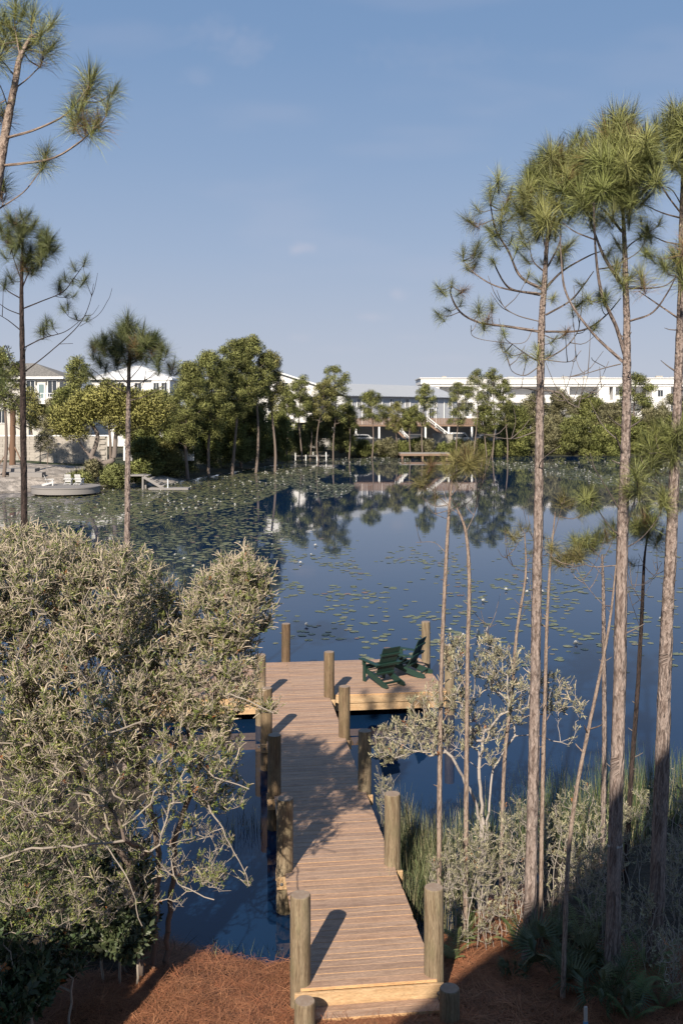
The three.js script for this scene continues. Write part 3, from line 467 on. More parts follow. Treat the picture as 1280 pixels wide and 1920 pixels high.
// ---------------------------------------------------------------- shrubs on the near bank
MAT.twigPale = std(rgb(.47, .415, .375), .95);
MAT.twigGrey = std(rgb(.42, .36, .30), .95);
MAT.stem = std(rgb(.19, .145, .12), .95);
MAT.leaf = std(rgb(1, 1, 1), .55);
MAT.spike = std(rgb(1, 1, 1), .85);
function leafSpray(n, L, w, seed, fold = .25, open = .9) {            // narrow leaves standing round a twig tip along +y
  const R = mulberry(seed), p = [], nn = [], idx = [];
  for (let k = 0; k < n; k++) {
    const a = k * 2.4 + R() * .6, h = -.07 + .075 * (k / n) + R() * .012, lift = open * (1.15 - .7 * k / n) * (.75 + R() * .5), len = L * (.7 + R() * .5);
    const d = V(Math.cos(a) * Math.sin(lift), Math.cos(lift), Math.sin(a) * Math.sin(lift)), s = V(-Math.sin(a), 0, Math.cos(a)), u = s.clone().cross(d).normalize(); if (u.y < 0) u.negate();
    const b = V(0, h, 0), m = b.clone().addScaledVector(d, len * .58), t = b.clone().addScaledVector(d, len).addScaledVector(u, -len * .08), i = p.length / 3;
    for (const q of [b, m.clone().addScaledVector(s, w).addScaledVector(u, w * fold), m.clone().addScaledVector(s, -w).addScaledVector(u, w * fold), t, m]) p.push(q.x, q.y, q.z);
    for (const q of [u, u.clone().addScaledVector(s, -fold), u.clone().addScaledVector(s, fold), u, u]) { q.normalize(); nn.push(q.x, q.y, q.z); }
    idx.push(i, i + 1, i + 4, i + 1, i + 3, i + 4, i, i + 4, i + 2, i + 4, i + 3, i + 2);
  }
  const g = new THREE.BufferGeometry(); g.setAttribute('position', new THREE.Float32BufferAttribute(p, 3)); g.setAttribute('normal', new THREE.Float32BufferAttribute(nn, 3)); g.setIndex(idx); return g;
}
function spikeSpray(n, L, seed) {                                     // finger-like flower spikes spreading from the tip
  const R = mulberry(seed), T = new Tubes();
  for (let k = 0; k < n; k++) { const a = k / n * 6.28 + R(), lift = .5 + R() * .8, d = V(Math.cos(a) * Math.sin(lift), Math.cos(lift), Math.sin(a) * Math.sin(lift)), l = L * (.7 + R() * .6); T.limb([V(0, -.02, 0), d.clone().multiplyScalar(l * .5), d.clone().multiplyScalar(l).add(V(0, -.018 * R(), 0))], .0062, .0035, 4, 3, .5); }
  return T.geo();
}
const SPRAYS = { titi: [leafSpray(9, .044, .0068, 1), leafSpray(6, .05, .0075, 2), leafSpray(12, .036, .006, 7)], silver: [leafSpray(11, .046, .0066, 3, .2, .8), leafSpray(7, .05, .007, 4, .2, .7)], broad: [leafSpray(8, .085, .02, 5, .15, 1.1), leafSpray(6, .095, .022, 6, .15, 1.1)] };
const SPIKES = [spikeSpray(2, .105, 1), spikeSpray(1, .12, 2), spikeSpray(3, .09, 3)];
/* lobes: [centre, radii, share]; stems: feet of the stems; the skeleton grows towards points scattered through the lobes */
function growShrub(parent, seed, o) {
  const R = mulberry(seed), nodes = [], tips = [];
  for (const f of o.stems) { let prev = -1; f.forEach((p, i) => { const steps = i ? Math.max(2, Math.round(p.distanceTo(f[i - 1]) / .14)) : 1; for (let k = 1; k <= steps; k++) { const q = i ? f[i - 1].clone().lerp(p, k / steps).add(V((R() - .5) * .04, 0, (R() - .5) * .04)) : p.clone(); nodes.push({ p: q, up: prev, len: prev < 0 ? 0 : nodes[prev].len + nodes[prev].p.distanceTo(q), n: 0 }); prev = nodes.length - 1; } }); }
  for (const l of o.limbs ?? []) { let b = 0, bd = 1e9; nodes.forEach((n, i) => { const d = n.p.distanceTo(l[0]); if (d < bd) { bd = d; b = i; } }); let prev = b; [nodes[b].p.clone(), ...l].forEach((p, i, all) => { if (!i) return; const steps = Math.max(1, Math.round(p.distanceTo(all[i - 1]) / .12)); for (let k = 1; k <= steps; k++) { const q = all[i - 1].clone().lerp(p, k / steps).add(V((R() - .5) * .03, (R() - .5) * .03, (R() - .5) * .03)); nodes.push({ p: q, up: prev, len: nodes[prev].len + .05, n: 0, thick: Math.round(34 * (1 - i / all.length)) + 3 }); prev = nodes.length - 1; } }); }
  const total = o.lobes.reduce((a, l) => a + l[2], 0), targets = [];
  for (const [c, r, share] of o.lobes) for (let k = 0, n = Math.round(o.tips * share / total); k < n; k++) {
    let q; do q = V(R() * 2 - 1, R() * 2 - 1, R() * 2 - 1); while (q.lengthSq() > 1 || q.lengthSq() < (o.hollow ?? .3) * R());
    q.multiply(r).add(c); if (q.y > (o.floor ?? .2) && !(o.thin && R() < o.thin(q))) targets.push(q);
  }
  const foot = o.stems[0][0]; targets.sort((a, b) => a.distanceTo(foot) - b.distanceTo(foot));
  for (const t of targets) {
    let best = 0, bd = 1e9;
    for (let i = 0; i < nodes.length; i++) { const n = nodes[i], d = n.p.distanceTo(t) * (n.p.y > t.y + .1 ? 1.25 : 1) + n.len * .16; if (d < bd) { bd = d; best = i; } }
    const a = nodes[best].p.clone(), L = a.distanceTo(t), k = Math.max(1, Math.round(L / .13)), side = V(R() - .5, .35 + R() * .3, R() - .5).multiplyScalar(L * .28); let prev = best;
    for (let i = 1; i <= k; i++) { const f = i / k, q = a.clone().lerp(t, f).addScaledVector(side, Math.sin(f * Math.PI) * (1 - f * .3)).add(V(R() - .5, R() - .5, R() - .5).multiplyScalar(i < k ? .05 : 0)); nodes.push({ p: q, up: prev, len: nodes[prev].len + nodes[prev].p.distanceTo(q), n: 0 }); prev = nodes.length - 1; }
    tips.push(prev); for (let i = prev; i >= 0; i = nodes[i].up) nodes[i].n++;
  }
  for (const n of nodes) if (n.thick) n.n += n.thick;
  const T = new Tubes(), T2 = new Tubes(), r = n => (o.twig ?? .0032) * Math.pow(Math.max(1, n), o.pipe ?? .365);
  nodes.forEach((n, i) => { if (n.up >= 0 && n.n) { const u = nodes[n.up], r0 = Math.min(r(u.n), r(n.n) * 1.35), r1 = r(n.n); (r1 > .016 ? T2 : T).seg(u.p, n.p, r0, r1, r1 > .02 ? 8 : r1 > .009 ? 6 : 4); } });
  const kinds = SPRAYS[o.spray ?? 'titi'], leaves = kinds.map(() => [[], []]), spikes = SPIKES.map(() => [[], []]);
  for (const i of tips) {
    const n = nodes[i], u = nodes[n.up].p, dir = n.p.clone().sub(u).normalize();
    const m = 1 + Math.floor(R() * (o.sprigs ?? 4)), dead = R() < (o.bareAt ? o.bareAt(n.p) : o.bare ?? .12);
    for (let k = 0; k < m; k++) {
      const d = dir.clone().multiplyScalar(k ? .3 : .8).add(V((R() - .5) * 1.7, .2 + R() * .9, (R() - .5) * 1.7)).normalize(), L = k ? .05 + R() * .14 : .04, a = k ? u.clone().lerp(n.p, R()) : n.p, e = a.clone().addScaledVector(d, L);
      T.seg(a, e, o.twig ?? .0032, (o.twig ?? .0032) * .8, 3);
      if (dead && R() < .7) continue;
      const q = new THREE.Quaternion().setFromUnitVectors(V(0, 1, 0), d).multiply(new THREE.Quaternion().setFromAxisAngle(V(0, 1, 0), R() * 6.28));
      const j = Math.floor(R() * kinds.length), s = (o.size ?? 1) * (.55 + R() * .85);
      leaves[j][0].push(new THREE.Matrix4().compose(e, q, V(s, s, s)));
      const f = R(), b = .55 + R() * .85; let c = mix3(o.tones[0], o.tones[1], f); if (R() < .012) c = [.42, .16, .05]; leaves[j][1].push(rgb(c[0] * b, c[1] * b, c[2] * b));
      if (o.spikes && R() < o.spikes(e)) { const w = Math.floor(R() * 3), z = s * (.9 + R() * .4); spikes[w][0].push(new THREE.Matrix4().compose(e, q, V(z, z, z))); const g = .75 + R() * .45; spikes[w][1].push(rgb(.60 * g, .50 * g, .38 * g)); }
    }
  }
  part('twigs', T.geo(), o.bark ?? MAT.twigGrey, parent, { kind: 'stuff' }); if (T2.i.length) part('stems', T2.geo(), o.stemBark ?? o.bark ?? MAT.twigGrey, parent, { kind: 'stuff' });
  const crown = new THREE.Group(); crown.name = 'crown'; parent.add(crown);
  leaves.forEach((l, i) => l[0].length && instances('leaf_spray', kinds[i], MAT.leaf, l[0], crown, l[1]));
  spikes.forEach((l, i) => l[0].length && instances('flower_spike', SPIKES[i], MAT.spike, l[0], crown, l[1]));
  return tips.length;
}
function shrub(name, label, foot, seed, o, group) {
  const p = foot.clone(); p.y = heightAt(p.x, p.z) - .05; const t = thing(name, label, o.category ?? 'shrub', p, 0, group);
  const M = (o.limbs ?? []).map(l => l.map(q => q.clone().sub(p))), L = o.lobes.map(([c, r, s]) => [c.clone().sub(p), r, s]), S = o.stems.map(st => st.map((q, i) => i ? q.clone().sub(p) : V(q.x - p.x, Math.max(0, heightAt(q.x, q.z) - p.y - .03), q.z - p.z)));
  growShrub(t, seed, { ...o, lobes: L, stems: S, limbs: M }); return t;
}
const olive = [[.135, .195, .035], [.325, .34, .10]], silver = [[.29, .285, .16], [.44, .405, .27]];
const lobe = (px, py, d, rx, ry, rz, share) => [at(px, py, d), V(rx / FOC * d, ry / FOC * d, rz), share];
shrub('flowering_shrub', 'big grey-green flowering shrub with pale flower spikes left of the dock', at(285, 1745, 13.3), 41, {
  tips: 7600, tones: olive, sprigs: 8, pipe: .335, bark: MAT.twigGrey, stemBark: MAT.stem, floor: .35, size: .84, thin: e => .28 * sstep(4.2, 2.4, e.y) + .35 * sstep(.5, .62, noise2(e.x * 1.7 + 5, e.y * 1.7 + e.z)) * sstep(5, 3.5, e.y), spikes: e => sstep(2.4, 4.6, e.y) * .5 + .05, bareAt: e => .08 + .62 * sstep(3.6, 2.0, e.y),
  limbs: [[[148, 1544, 12.2], [204, 1592, 11.9], [245, 1654, 11.8], [266, 1735, 11.9]], [[130, 1545, 12.2], [77, 1531, 11.8], [31, 1505, 11.6], [-20, 1495, 11.6]], [[281, 1598, 12.9], [235, 1577, 12.2], [138, 1587, 11.9], [60, 1592, 11.7], [0, 1608, 11.6]], [[260, 1400, 13], [266, 1355, 12.3], [204, 1373, 12], [153, 1403, 11.8]], [[360, 1480, 13.2], [410, 1540, 12.9], [424, 1567, 12.9], [455, 1628, 12.9], [465, 1659, 12.9]], [[330, 1390, 13.1], [400, 1455, 12.7], [465, 1478, 12.7]], [[380, 1330, 13], [430, 1300, 12.8], [490, 1325, 12.7], [512, 1335, 12.7]], [[180, 1330, 12.6], [150, 1250, 12], [120, 1200, 11.9]], [[60, 1330, 12.4], [30, 1240, 11.9], [70, 1160, 11.8]], [[300, 1620, 12.9], [340, 1660, 12.5], [400, 1690, 12.4]]].map(l => l.map(([x, y, d], i) => at(x, y, d - (i ? .55 : .1)))),
  stems: [[at(285, 1745, 13.3), at(300, 1600, 13.2), at(270, 1450, 13.1), at(230, 1300, 13)], [at(265, 1750, 13.1), at(240, 1620, 12.9), at(160, 1480, 12.7), at(90, 1330, 12.6)], [at(310, 1740, 13.4), at(330, 1560, 13.3), at(380, 1420, 13.2), at(410, 1280, 13.2)], [at(240, 1750, 13.2), at(150, 1640, 12.6), at(60, 1560, 12.2)]],
  lobes: [lobe(60, 1090, 12.8, 130, 105, 1.1, 3), lobe(205, 1130, 13, 110, 110, 1.1, 2.6), lobe(290, 1180, 13.2, 85, 85, .9, 1.5), lobe(430, 1145, 13.1, 82, 95, .7, 2), lobe(380, 1270, 12.9, 110, 95, .9, 2), lobe(170, 1290, 12.4, 160, 130, 1.1, 3), lobe(20, 1300, 12.4, 110, 140, 1.2, 2), lobe(330, 1410, 12.6, 130, 90, .8, 1.7), lobe(130, 1470, 12, 160, 120, 1, 1.5), lobe(290, 1540, 12.5, 110, 80, .8, .8), lobe(20, 1540, 11.8, 90, 120, 1, .8), lobe(420, 1480, 13, 50, 50, .35, .45), lobe(300, 1660, 12.6, 90, 45, .5, .4), lobe(90, 1650, 11.8, 110, 90, .8, .9), lobe(462, 1090, 13.1, 45, 60, .4, .5), lobe(-90, 1200, 12.5, 110, 200, 1.3, 2), lobe(465, 1655, 12.9, 10, 8, .06, .04), lobe(505, 1330, 12.7, 16, 8, .08, .06), lobe(400, 1655, 12.5, 40, 18, .2, .12), lobe(170, 1620, 12.2, 120, 90, .8, .8), lobe(40, 1740, 11.9, 80, 80, .6, .6), lobe(170, 1690, 12.6, 80, 50, .5, .35), lobe(-10, 1660, 11.6, 80, 120, .7, .8), lobe(380, 1600, 12.9, 60, 60, .5, .4), lobe(230, 1400, 12.2, 200, 120, .7, 1.5)],
});
shrub('leafy_shrub', 'low dark green broad-leaved shrub under the flowering shrub at the pine straw edge', at(60, 1880, 11.4), 42, {
  tips: 420, tones: [[.045, .075, .028], [.075, .11, .045]], spray: 'broad', sprigs: 4, floor: .05, bare: .03, bark: MAT.twigGrey,
  stems: [[at(60, 1900, 11.4), at(60, 1830, 11.4)], [at(20, 1900, 11.2), at(10, 1820, 11.2)], [at(130, 1870, 11.9), at(140, 1810, 11.9)]],
  lobes: [lobe(30, 1860, 11.3, 70, 60, .6, 2), lobe(120, 1800, 12.2, 50, 40, .4, .6), lobe(-10, 1790, 11.3, 60, 70, .6, 1)],
});
for (const [px, py, d, rx, ry, s, l] of [[130, 1690, 14.2, 130, 80, 421, 'dark low undergrowth behind the flowering shrub stems'], [10, 1640, 14.4, 110, 110, 422, 'dark undergrowth deep behind the flowering shrub'], [225, 1650, 14.6, 70, 90, 423, 'dark undergrowth between flowering shrub and water'], [225, 1745, 12.9, 60, 34, 424, 'low undergrowth around the flowering shrub stems']])
  shrub('undergrowth', l, at(px, py + ry, d), s, { tips: 330, tones: [[.05, .075, .03], [.085, .105, .045]], spray: 'broad', sprigs: 4, floor: .05, bare: .1, bark: MAT.twigGrey, stems: [-.5, 0, .5].map(k => [at(px + k * rx, py + ry, d), at(px + k * rx * 1.3, py, d)]), lobes: [lobe(px, py, d, rx, ry, .5, 2), lobe(px + rx * .4, py + ry * .5, d - .3, rx * .6, ry * .6, .4, 1)] }, 'undergrowth behind the flowering shrub');
shrub('pale_shrub', 'silvery pale-barked shrub spreading over the water beside the platform corner', at(897, 1650, 15), 43, {
  tips: 600, tones: silver, spray: 'silver', sprigs: 4, bark: MAT.twigPale, floor: .6, hollow: .6, twig: .0028, pipe: .38, bare: .15, spikes: () => .12, size: 1.15,
  stems: [[at(895, 1650, 15), at(905, 1545, 15), at(897, 1460, 15), at(905, 1370, 15)], [at(897, 1650, 15.05), at(903, 1545, 15), at(880, 1480, 14.9), at(845, 1420, 14.7)], [at(900, 1650, 15), at(912, 1540, 15.1), at(925, 1440, 15.3), at(965, 1380, 15.5)]],
  lobes: [lobe(890, 1235, 15, 75, 42, .5, 2), lobe(960, 1260, 15.2, 60, 50, .5, 1.2), lobe(770, 1385, 14.7, 75, 35, .4, 1.7), lobe(830, 1330, 14.9, 70, 40, .5, 1.4), lobe(920, 1330, 15.2, 80, 50, .6, 1.2), lobe(1020, 1300, 15.4, 45, 40, .4, .8), lobe(730, 1415, 14.6, 30, 22, .25, .5), lobe(880, 1400, 15, 70, 40, .5, .8), lobe(1070, 1340, 15.5, 30, 60, .3, .4)],
});
{ // the thicket of silvery saltbush along the waterline
  const G = 'silvery bushes along the waterline';
  const spots = [[885, 1760, 14, 75, 190, 'silvery twiggy bush around the pale shrub foot'], [935, 1735, 14.1, 70, 190, 'silvery bush against the tall pine foot'], [830, 1700, 14.8, 40, 90, 'small silvery bush among reeds by the dock'], [975, 1690, 14.6, 50, 180, 'silvery bush behind the tall pine foot'], [1040, 1680, 14.6, 60, 170, 'silvery bush right of the tall pine'], [1095, 1660, 15, 60, 170, 'silvery bush between slanting sapling and banded pine'], [1120, 1720, 13.8, 55, 150, 'half shaded silvery bush beside the banded pine'], [1190, 1620, 15.2, 60, 130, 'silvery bush with dry yellow tips between the two right pines'], [1260, 1590, 15.6, 60, 130, 'silvery bush right of the leaning pine'], [1200, 1790, 13, 70, 120, 'shaded silvery bush below the leaning pine'], [1275, 1720, 13.6, 60, 150, 'shaded silvery bush beyond the leaning pine'], [725, 1525, 17.6, 26, 70, 'small silvery bush beside the dock pilings in reeds'], [1010, 1610, 15.6, 40, 110, 'silvery bush nearest the reeds behind the saplings'], [1280, 1860, 12.3, 60, 110, 'deeply shaded silvery bush at the bank foot']];
  spots.forEach(([px, py, d, w, h, label], i) => {
    const foot = at(px, py, d), top = py - h, c = (k, dx) => at(px + dx, lerp(py, top, k), d); foot.y = heightAt(foot.x, foot.z);
    const w2 = w * .62;
    shrub('silvery_bush', label, foot, 60 + i, { tips: Math.round(50 + w * h / 85), tones: silver, spray: 'silver', sprigs: 4, bark: MAT.twigPale, floor: .03, hollow: .1, twig: .0022, pipe: .3, bare: .5, size: .84,
      stems: [-.6, -.35, -.1, .12, .4, .65].map((k, j) => { const e = Math.sin(i * 3.1 + j * 2.3); return [foot.clone().add(V(k * w2 / FOC * d * .8, 0, (j % 2 - .5) * .3)), c(.3, (k + e * .3) * w2 * 1.2), c(.62 + .2 * e, (k + e * .8) * w2 * 1.5)]; }),
      lobes: [lobe(px - w * .5, lerp(py, top, .62), d - .15, w * .3, h * .42, .3, 1), lobe(px + w * .45, lerp(py, top, .52), d + .15, w * .3, h * .45, .3, 1), lobe(px - w * .05, lerp(py, top, .4), d, w * .7, h * .38, .45, 1.2), lobe(px + w * .1, lerp(py, top, .85), d, w * .2, h * .28, .22, .7), lobe(px - w * .25, lerp(py, top, .8), d - .2, w * .14, h * .26, .18, .4), lobe(px, lerp(py, top, .12), d, w * .8, h * .16, .4, .8)] }, G);
  });
}

// ---------------------------------------------------------------- the far shore: buildings
const flat = (c, r = .8, m) => std(rgb(...c), r, m);
const stucco = tex(256, 256, (u, v) => .93 + .07 * fbm(u * 20, v * 20, 4, 20, 20));
MAT.white = std(rgb(1.05, 1.04, 1.03), .8, { map: stucco }); MAT.cream = std(rgb(.72, .69, .65), .85, { map: stucco }); MAT.sidingGrey = std(rgb(.72, .74, .78), .8, { map: stucco });
MAT.glass = std(rgb(.05, .06, .075), .08); MAT.roofGrey = std(rgb(.50, .53, .58), .5, { metalness: .3 }); MAT.roofWhite = std(rgb(1, 1, 1), .5); MAT.shingle = std(rgb(.33, .31, .285), .9, { map: tex(256, 256, (u, v) => .75 + .25 * noise2(u * 40, v * 24, 40, 24)) });
MAT.deckBrown = std(rgb(.30, .20, .145), .85, { map: stucco }); MAT.deckGrey = std(rgb(.33, .31, .30), .85, { map: stucco }); MAT.rubber = std(rgb(.12, .115, .11), .9); MAT.frame = std(rgb(1, 1, 1), .6); MAT.concrete = std(rgb(.48, .45, .41), .9, { map: stucco });
const win = (p, x, y, z, w, h) => {                                   // a window standing proud of its wall: frame with a pane set in it
  const f = .09, fr = part('window', merge([box(w + 2 * f, f, .12, x, y + h / 2 + f / 2, z + .05), box(w + 2 * f, f, .16, x, y - h / 2 - f / 2, z + .07), box(f, h, .12, x - w / 2 - f / 2, y, z + .05), box(f, h, .12, x + w / 2 + f / 2, y, z + .05), box(.05, h, .07, x, y, z + .04)]), MAT.frame, p);
  part('pane', box(w, h, .03, x, y, z + .02), MAT.glass, fr);
};
function railing(p, x0, x1, y, z, h = 1, step = .35, mat = MAT.frame, name = 'railing') {
  const g = [span(x0, x1, y + h - .07, y + h, z - .03, z + .03), span(x0, x1, y + .08, y + .13, z - .025, z + .025)]; for (let x = x0 + .03; x <= x1; x += step) g.push(box(.045, h - .1, .04, x, y + h / 2 - .02, z));
  part(name, merge(g), mat, p);
}
function hip(p, x0, x1, z0, z1, y0, y1, mat, over = .5) {              // z0 front, z1 back
  const a = x0 - over, b = x1 + over, f = z0 + over, k = z1 - over, run = Math.min((b - a) / 2, (f - k) / 2) * .98, alongX = b - a > f - k;
  const r0 = alongX ? [a + run, (f + k) / 2] : [(a + b) / 2, f - run], r1 = alongX ? [b - run, (f + k) / 2] : [(a + b) / 2, k + run];
  const P = [[a, y0, f], [b, y0, f], [b, y0, k], [a, y0, k], [r0[0], y1, r0[1]], [r1[0], y1, r1[1]]];
  const F = alongX ? [[0, 1, 5], [0, 5, 4], [1, 2, 5], [2, 3, 4], [2, 4, 5], [3, 0, 4]] : [[0, 1, 4], [1, 2, 5], [1, 5, 4], [2, 3, 5], [3, 0, 4], [3, 4, 5]];
  const pos = [], uv = []; for (const t of F) for (const i of t) { pos.push(...P[i]); uv.push(P[i][0] / 3, (P[i][1] + P[i][2]) / 3); }
  const g = new THREE.BufferGeometry(); g.setAttribute('position', new THREE.Float32BufferAttribute(pos, 3)); g.setAttribute('uv', new THREE.Float32BufferAttribute(uv, 2)); g.computeVertexNormals();
  const r = part('roof', g, mat, p); part('fascia', span(a, b, y0 - .3, y0 - .004, k, f), MAT.frame, r); return r;
}
{ // beige house with a shingled hip roof
  const d = 138, g = 2.2, h = thing('beige_house', 'beige house with grey shingled hip roof and an upper white balcony', 'house', V(-46, g, -d));
  part('wall', span(-8, 7, 0, 10, -10, 0), MAT.cream, h); hip(h, -8, 7, 0, -10, 10.1, 12.2, MAT.shingle, .7);
  win(h, 3.0, 8.4, 0, 1.1, 2.2); win(h, 6, 8.4, 0, 1.2, 2.2); win(h, -1, 8.4, 0, 1.1, 2.2);
  const dr = part('door', box(1.0, 2.4, .1, 4.5, 8, .06), MAT.frame, h); part('pane', box(.7, 1.9, .04, 4.5, 8.1, .13), std(rgb(.22, .30, .31), .15), dr);
  for (const x of [3.75, 5.2]) part('wall_lantern', box(.16, .4, .16, x, 9.2, .1), MAT.rubber, h);
  part('balcony', span(2.2, 6.8, 6.3, 6.7, .02, 2.2), MAT.frame, h); railing(h, 2.2, 6.8, 6.7, 2.15, 1.1, .4);
  for (const x of [2.35, 6.65]) part('column', box(.3, 6.28, .3, x, 3.14, 2), MAT.frame, h);
  win(h, 3.3, 4.6, 0, 1.4, 1.8); win(h, 5.6, 4.6, 0, 1.4, 1.8); win(h, -1, 4.6, 0, 1.1, 1.8);
}
{ // white house
  const d = 150, h = thing('white_house', 'white house with a pale metal hip roof among the pines', 'house', V(-31.6, 2.2, -d));
  part('wall', span(-6, 5.6, 0, 10.2, -11, 0), MAT.white, h); hip(h, -6, 5.6, 0, -11, 10.3, 12.4, MAT.roofWhite, .6);
  part('bay', span(3.2, 5.9, 0, 9.9, -3, .8), MAT.white, h); for (const x of [3.9, 5.1]) win(h, x, 8.6, .8, .8, 1.9);
  for (const x of [-4.2, -1.6, 1]) win(h, x, 8.6, 0, 1, 1.9); for (const x of [-4.2, -1.6, 1, 4.4]) win(h, x, 5, x > 3 ? .8 : 0, 1, 1.9);
}
{ // gabled white house on stilts
  const d = 165, h = thing('gabled_house', 'white gabled house raised on stilts above parked cars', 'house', V(-9.5, 2.1, -d));
  const sh = new THREE.Shape([[-7, 3.5], [5.6, 3.5], [5.6, 9.6], [-.7, 11.6], [-7, 9.6]].map(a => new THREE.Vector2(...a)));
  part('wall', new THREE.ExtrudeGeometry(sh, { depth: 12, bevelEnabled: false }).translate(0, 0, -12), MAT.white, h);
  for (const s of [-1, 1]) { const a = V(-.7, 11.75, 0), b = V(-.7 + s * 6.9, 9.55, 0), n = bar(a, b, 12.8, .22); part('roof', n.translate(0, 0, -5.8), MAT.roofWhite, h); }
  for (const x of [-6.7, -2.6, 1.5, 5.3]) part('stilt', box(.5, 3.5, .5, x, 1.75, -.4), MAT.white, h);
  part('undercroft_wall', span(-6.9, 5.5, 0, 3.48, -9, -8.8), MAT.concrete, h);
  for (const [x, y] of [[-2.2, 6.2], [1.2, 6.2], [4, 6.2], [-5, 6.2], [.2, 9.2]]) win(h, x, y, 0, .9, 1.8);
}
{ // long grey building with a metal roof
  const a = V(1.2, 2, -176), b = V(23.6, 2, -204), L = a.distanceTo(b), turn = Math.atan2(-(b.z - a.z), b.x - a.x), h = thing('long_grey_building', 'long pale grey building with a ribbed metal roof and wooden deck', 'building', a, turn);
  part('wall', span(-1, L, 0, 8.1, -12, 0), MAT.sidingGrey, h);
  const sl = part('roof', bar(V(L / 2 - .5, 8.12, .7), V(L / 2 - .5, 10.5, -6), L + 2, .12), MAT.roofGrey, h), ribs = []; for (let x = -1.4; x < L + .4; x += .9) ribs.push(bar(V(x, 8.23, .7), V(x, 10.61, -6), .06, .1)); part('roof_rib', merge(ribs), MAT.roofGrey, sl, { kind: 'stuff' });
  part('roof', bar(V(L / 2 - .5, 8.12, -12.7), V(L / 2 - .5, 10.5, -6), L + 2, .12), MAT.roofGrey, h);
  for (let i = 0; i < 7; i++) { win(h, 3 + i * 5, 7, 0, .9, 1.5); if (i % 2) win(h, 1.4 + i * 5, 4.9, 0, 1.6, 2); }
  for (let i = 0; i < 12; i++) part('downpipe', box(.12, 7.6, .12, 1 + i * 3, 4.0, .09), MAT.frame, h);
}
{ // raised wooden deck with stairs in front of it
  const z = -172, h = thing('raised_deck', 'long raised brown wooden deck with boarded railing above the parking', 'deck', V(0, 2, z));
  part('deck_floor', span(-2, 30, 2.85, 3.1, -4, 0), MAT.deckBrown, h);
  const bo = []; for (let x = -2; x < 30; x += .26) bo.push(box(.2, 1.05, .04, x, 3.66, .06)); part('railing_boards', merge(bo), MAT.deckBrown, h, { kind: 'stuff' });
  part('handrail', span(-2, 30, 4.2, 4.27, -.05, .12), MAT.deckBrown, h);
  for (let x = -1.5; x < 30; x += 4) part('post', box(.3, 2.85, .3, x, 1.42, -.3), MAT.frame, h);
  part('back_wall', span(-2, 30, 0, 2.84, -4.2, -4.02), MAT.sidingGrey, h);
  for (const [x, w] of [[14.6, 4.6], [9.2, 2.4]]) {
    const y0 = x > 12 ? 3.6 : 2.6, s = thing('outdoor_stairs', x > 12 ? 'long flight of wooden stairs with white rails off the deck' : 'short flight of wooden stairs with white rails off the deck', 'stairs', V(x, 2, z + .3));
    for (let k = 0; k < 10; k++) part('tread', box(w / 10 + .05, .06, 1.2, w * (k + .5) / 10, y0 * (1 - (k + .5) / 10), .7), MAT.deckBrown, s);
    for (const q of [.1, 1.3]) { part('stringer', bar(V(0, y0 - .1, q), V(w, 0, q), .08, .35), MAT.deckBrown, s); part('handrail', bar(V(0, y0 + .95, q), V(w, .95, q), .09, .1), MAT.frame, s); part('midrail', bar(V(0, y0 + .5, q), V(w, .5, q), .05, .06), MAT.frame, s); for (const k of [.02, .33, .66, .98]) part('baluster', box(.08, .95, .08, w * k, y0 * (1 - k) + .475, q), MAT.frame, s); }
  }
}
{ // the long white hotel
  const d = 235, h = thing('white_hotel', 'long white flat-roofed hotel with recessed balconies and a deep parapet', 'hotel', V(52, 2.2, -d));
  part('back_wall', span(-33, 42, 0, 11.6, -14, -2.4), std(rgb(.8, .8, .81), .85), h);
  part('parapet', span(-33.4, 42.4, 11.5, 12.85, -14.4, .9), MAT.white, h); part('cornice', span(-33.7, 42.7, 12.85, 13.05, -14.7, 1.2), MAT.white, h);
  for (let k = 0; k < 3; k++) part('floor_slab', span(-33, 42, k * 3.8 + 3.4, k * 3.8 + 3.85, -2.38, .6), MAT.white, h);
  const piers = [[-33, -29], [-21, -13.5], [-5.2, -4.6], [-.5, 1.6], [8.6, 11], [11.9, 12.5], [21, 25.5], [33, 42]];
  for (const [a, b] of piers) part('pier', span(a, b, 0, 11.48, -2.36, .4), MAT.white, h);
  for (let k = 0; k < 3; k++) for (let i = 0; i < piers.length - 1; i++) {
    const a = piers[i][1], b = piers[i + 1][0], y = k * 3.8 + .05 + (k ? 0 : .2); if (b - a < 1.5) continue; if (k) railing(h, a + .05, b - .05, y - .0, .35, 1.05, .45);
    const dr = part('balcony_door', box(1.4, 2.4, .06, b - 1.1, y + 1.2, -2.33), MAT.frame, h); part('pane', box(1.0, 2.1, .04, b - 1.1, y + 1.2, -2.28), MAT.glass, dr);
  }
  for (const [x, y] of [[-31, 9.4], [-17.3, 9.4], [-17.3, 5.6], [-15.2, 9.4], [37, 9.4], [37, 5.6], [23, 9.4]]) win(h, x, y, .4, 1.2, 1.5);
  const R = mulberry(8); for (let k = 0; k < 12; k++) part('roof_unit', box(.9 + R(), .45 + R() * .4, .9, -28 + k * 5.6 + R() * 3, 13.3, -3 - R() * 6), MAT.concrete, h);
}
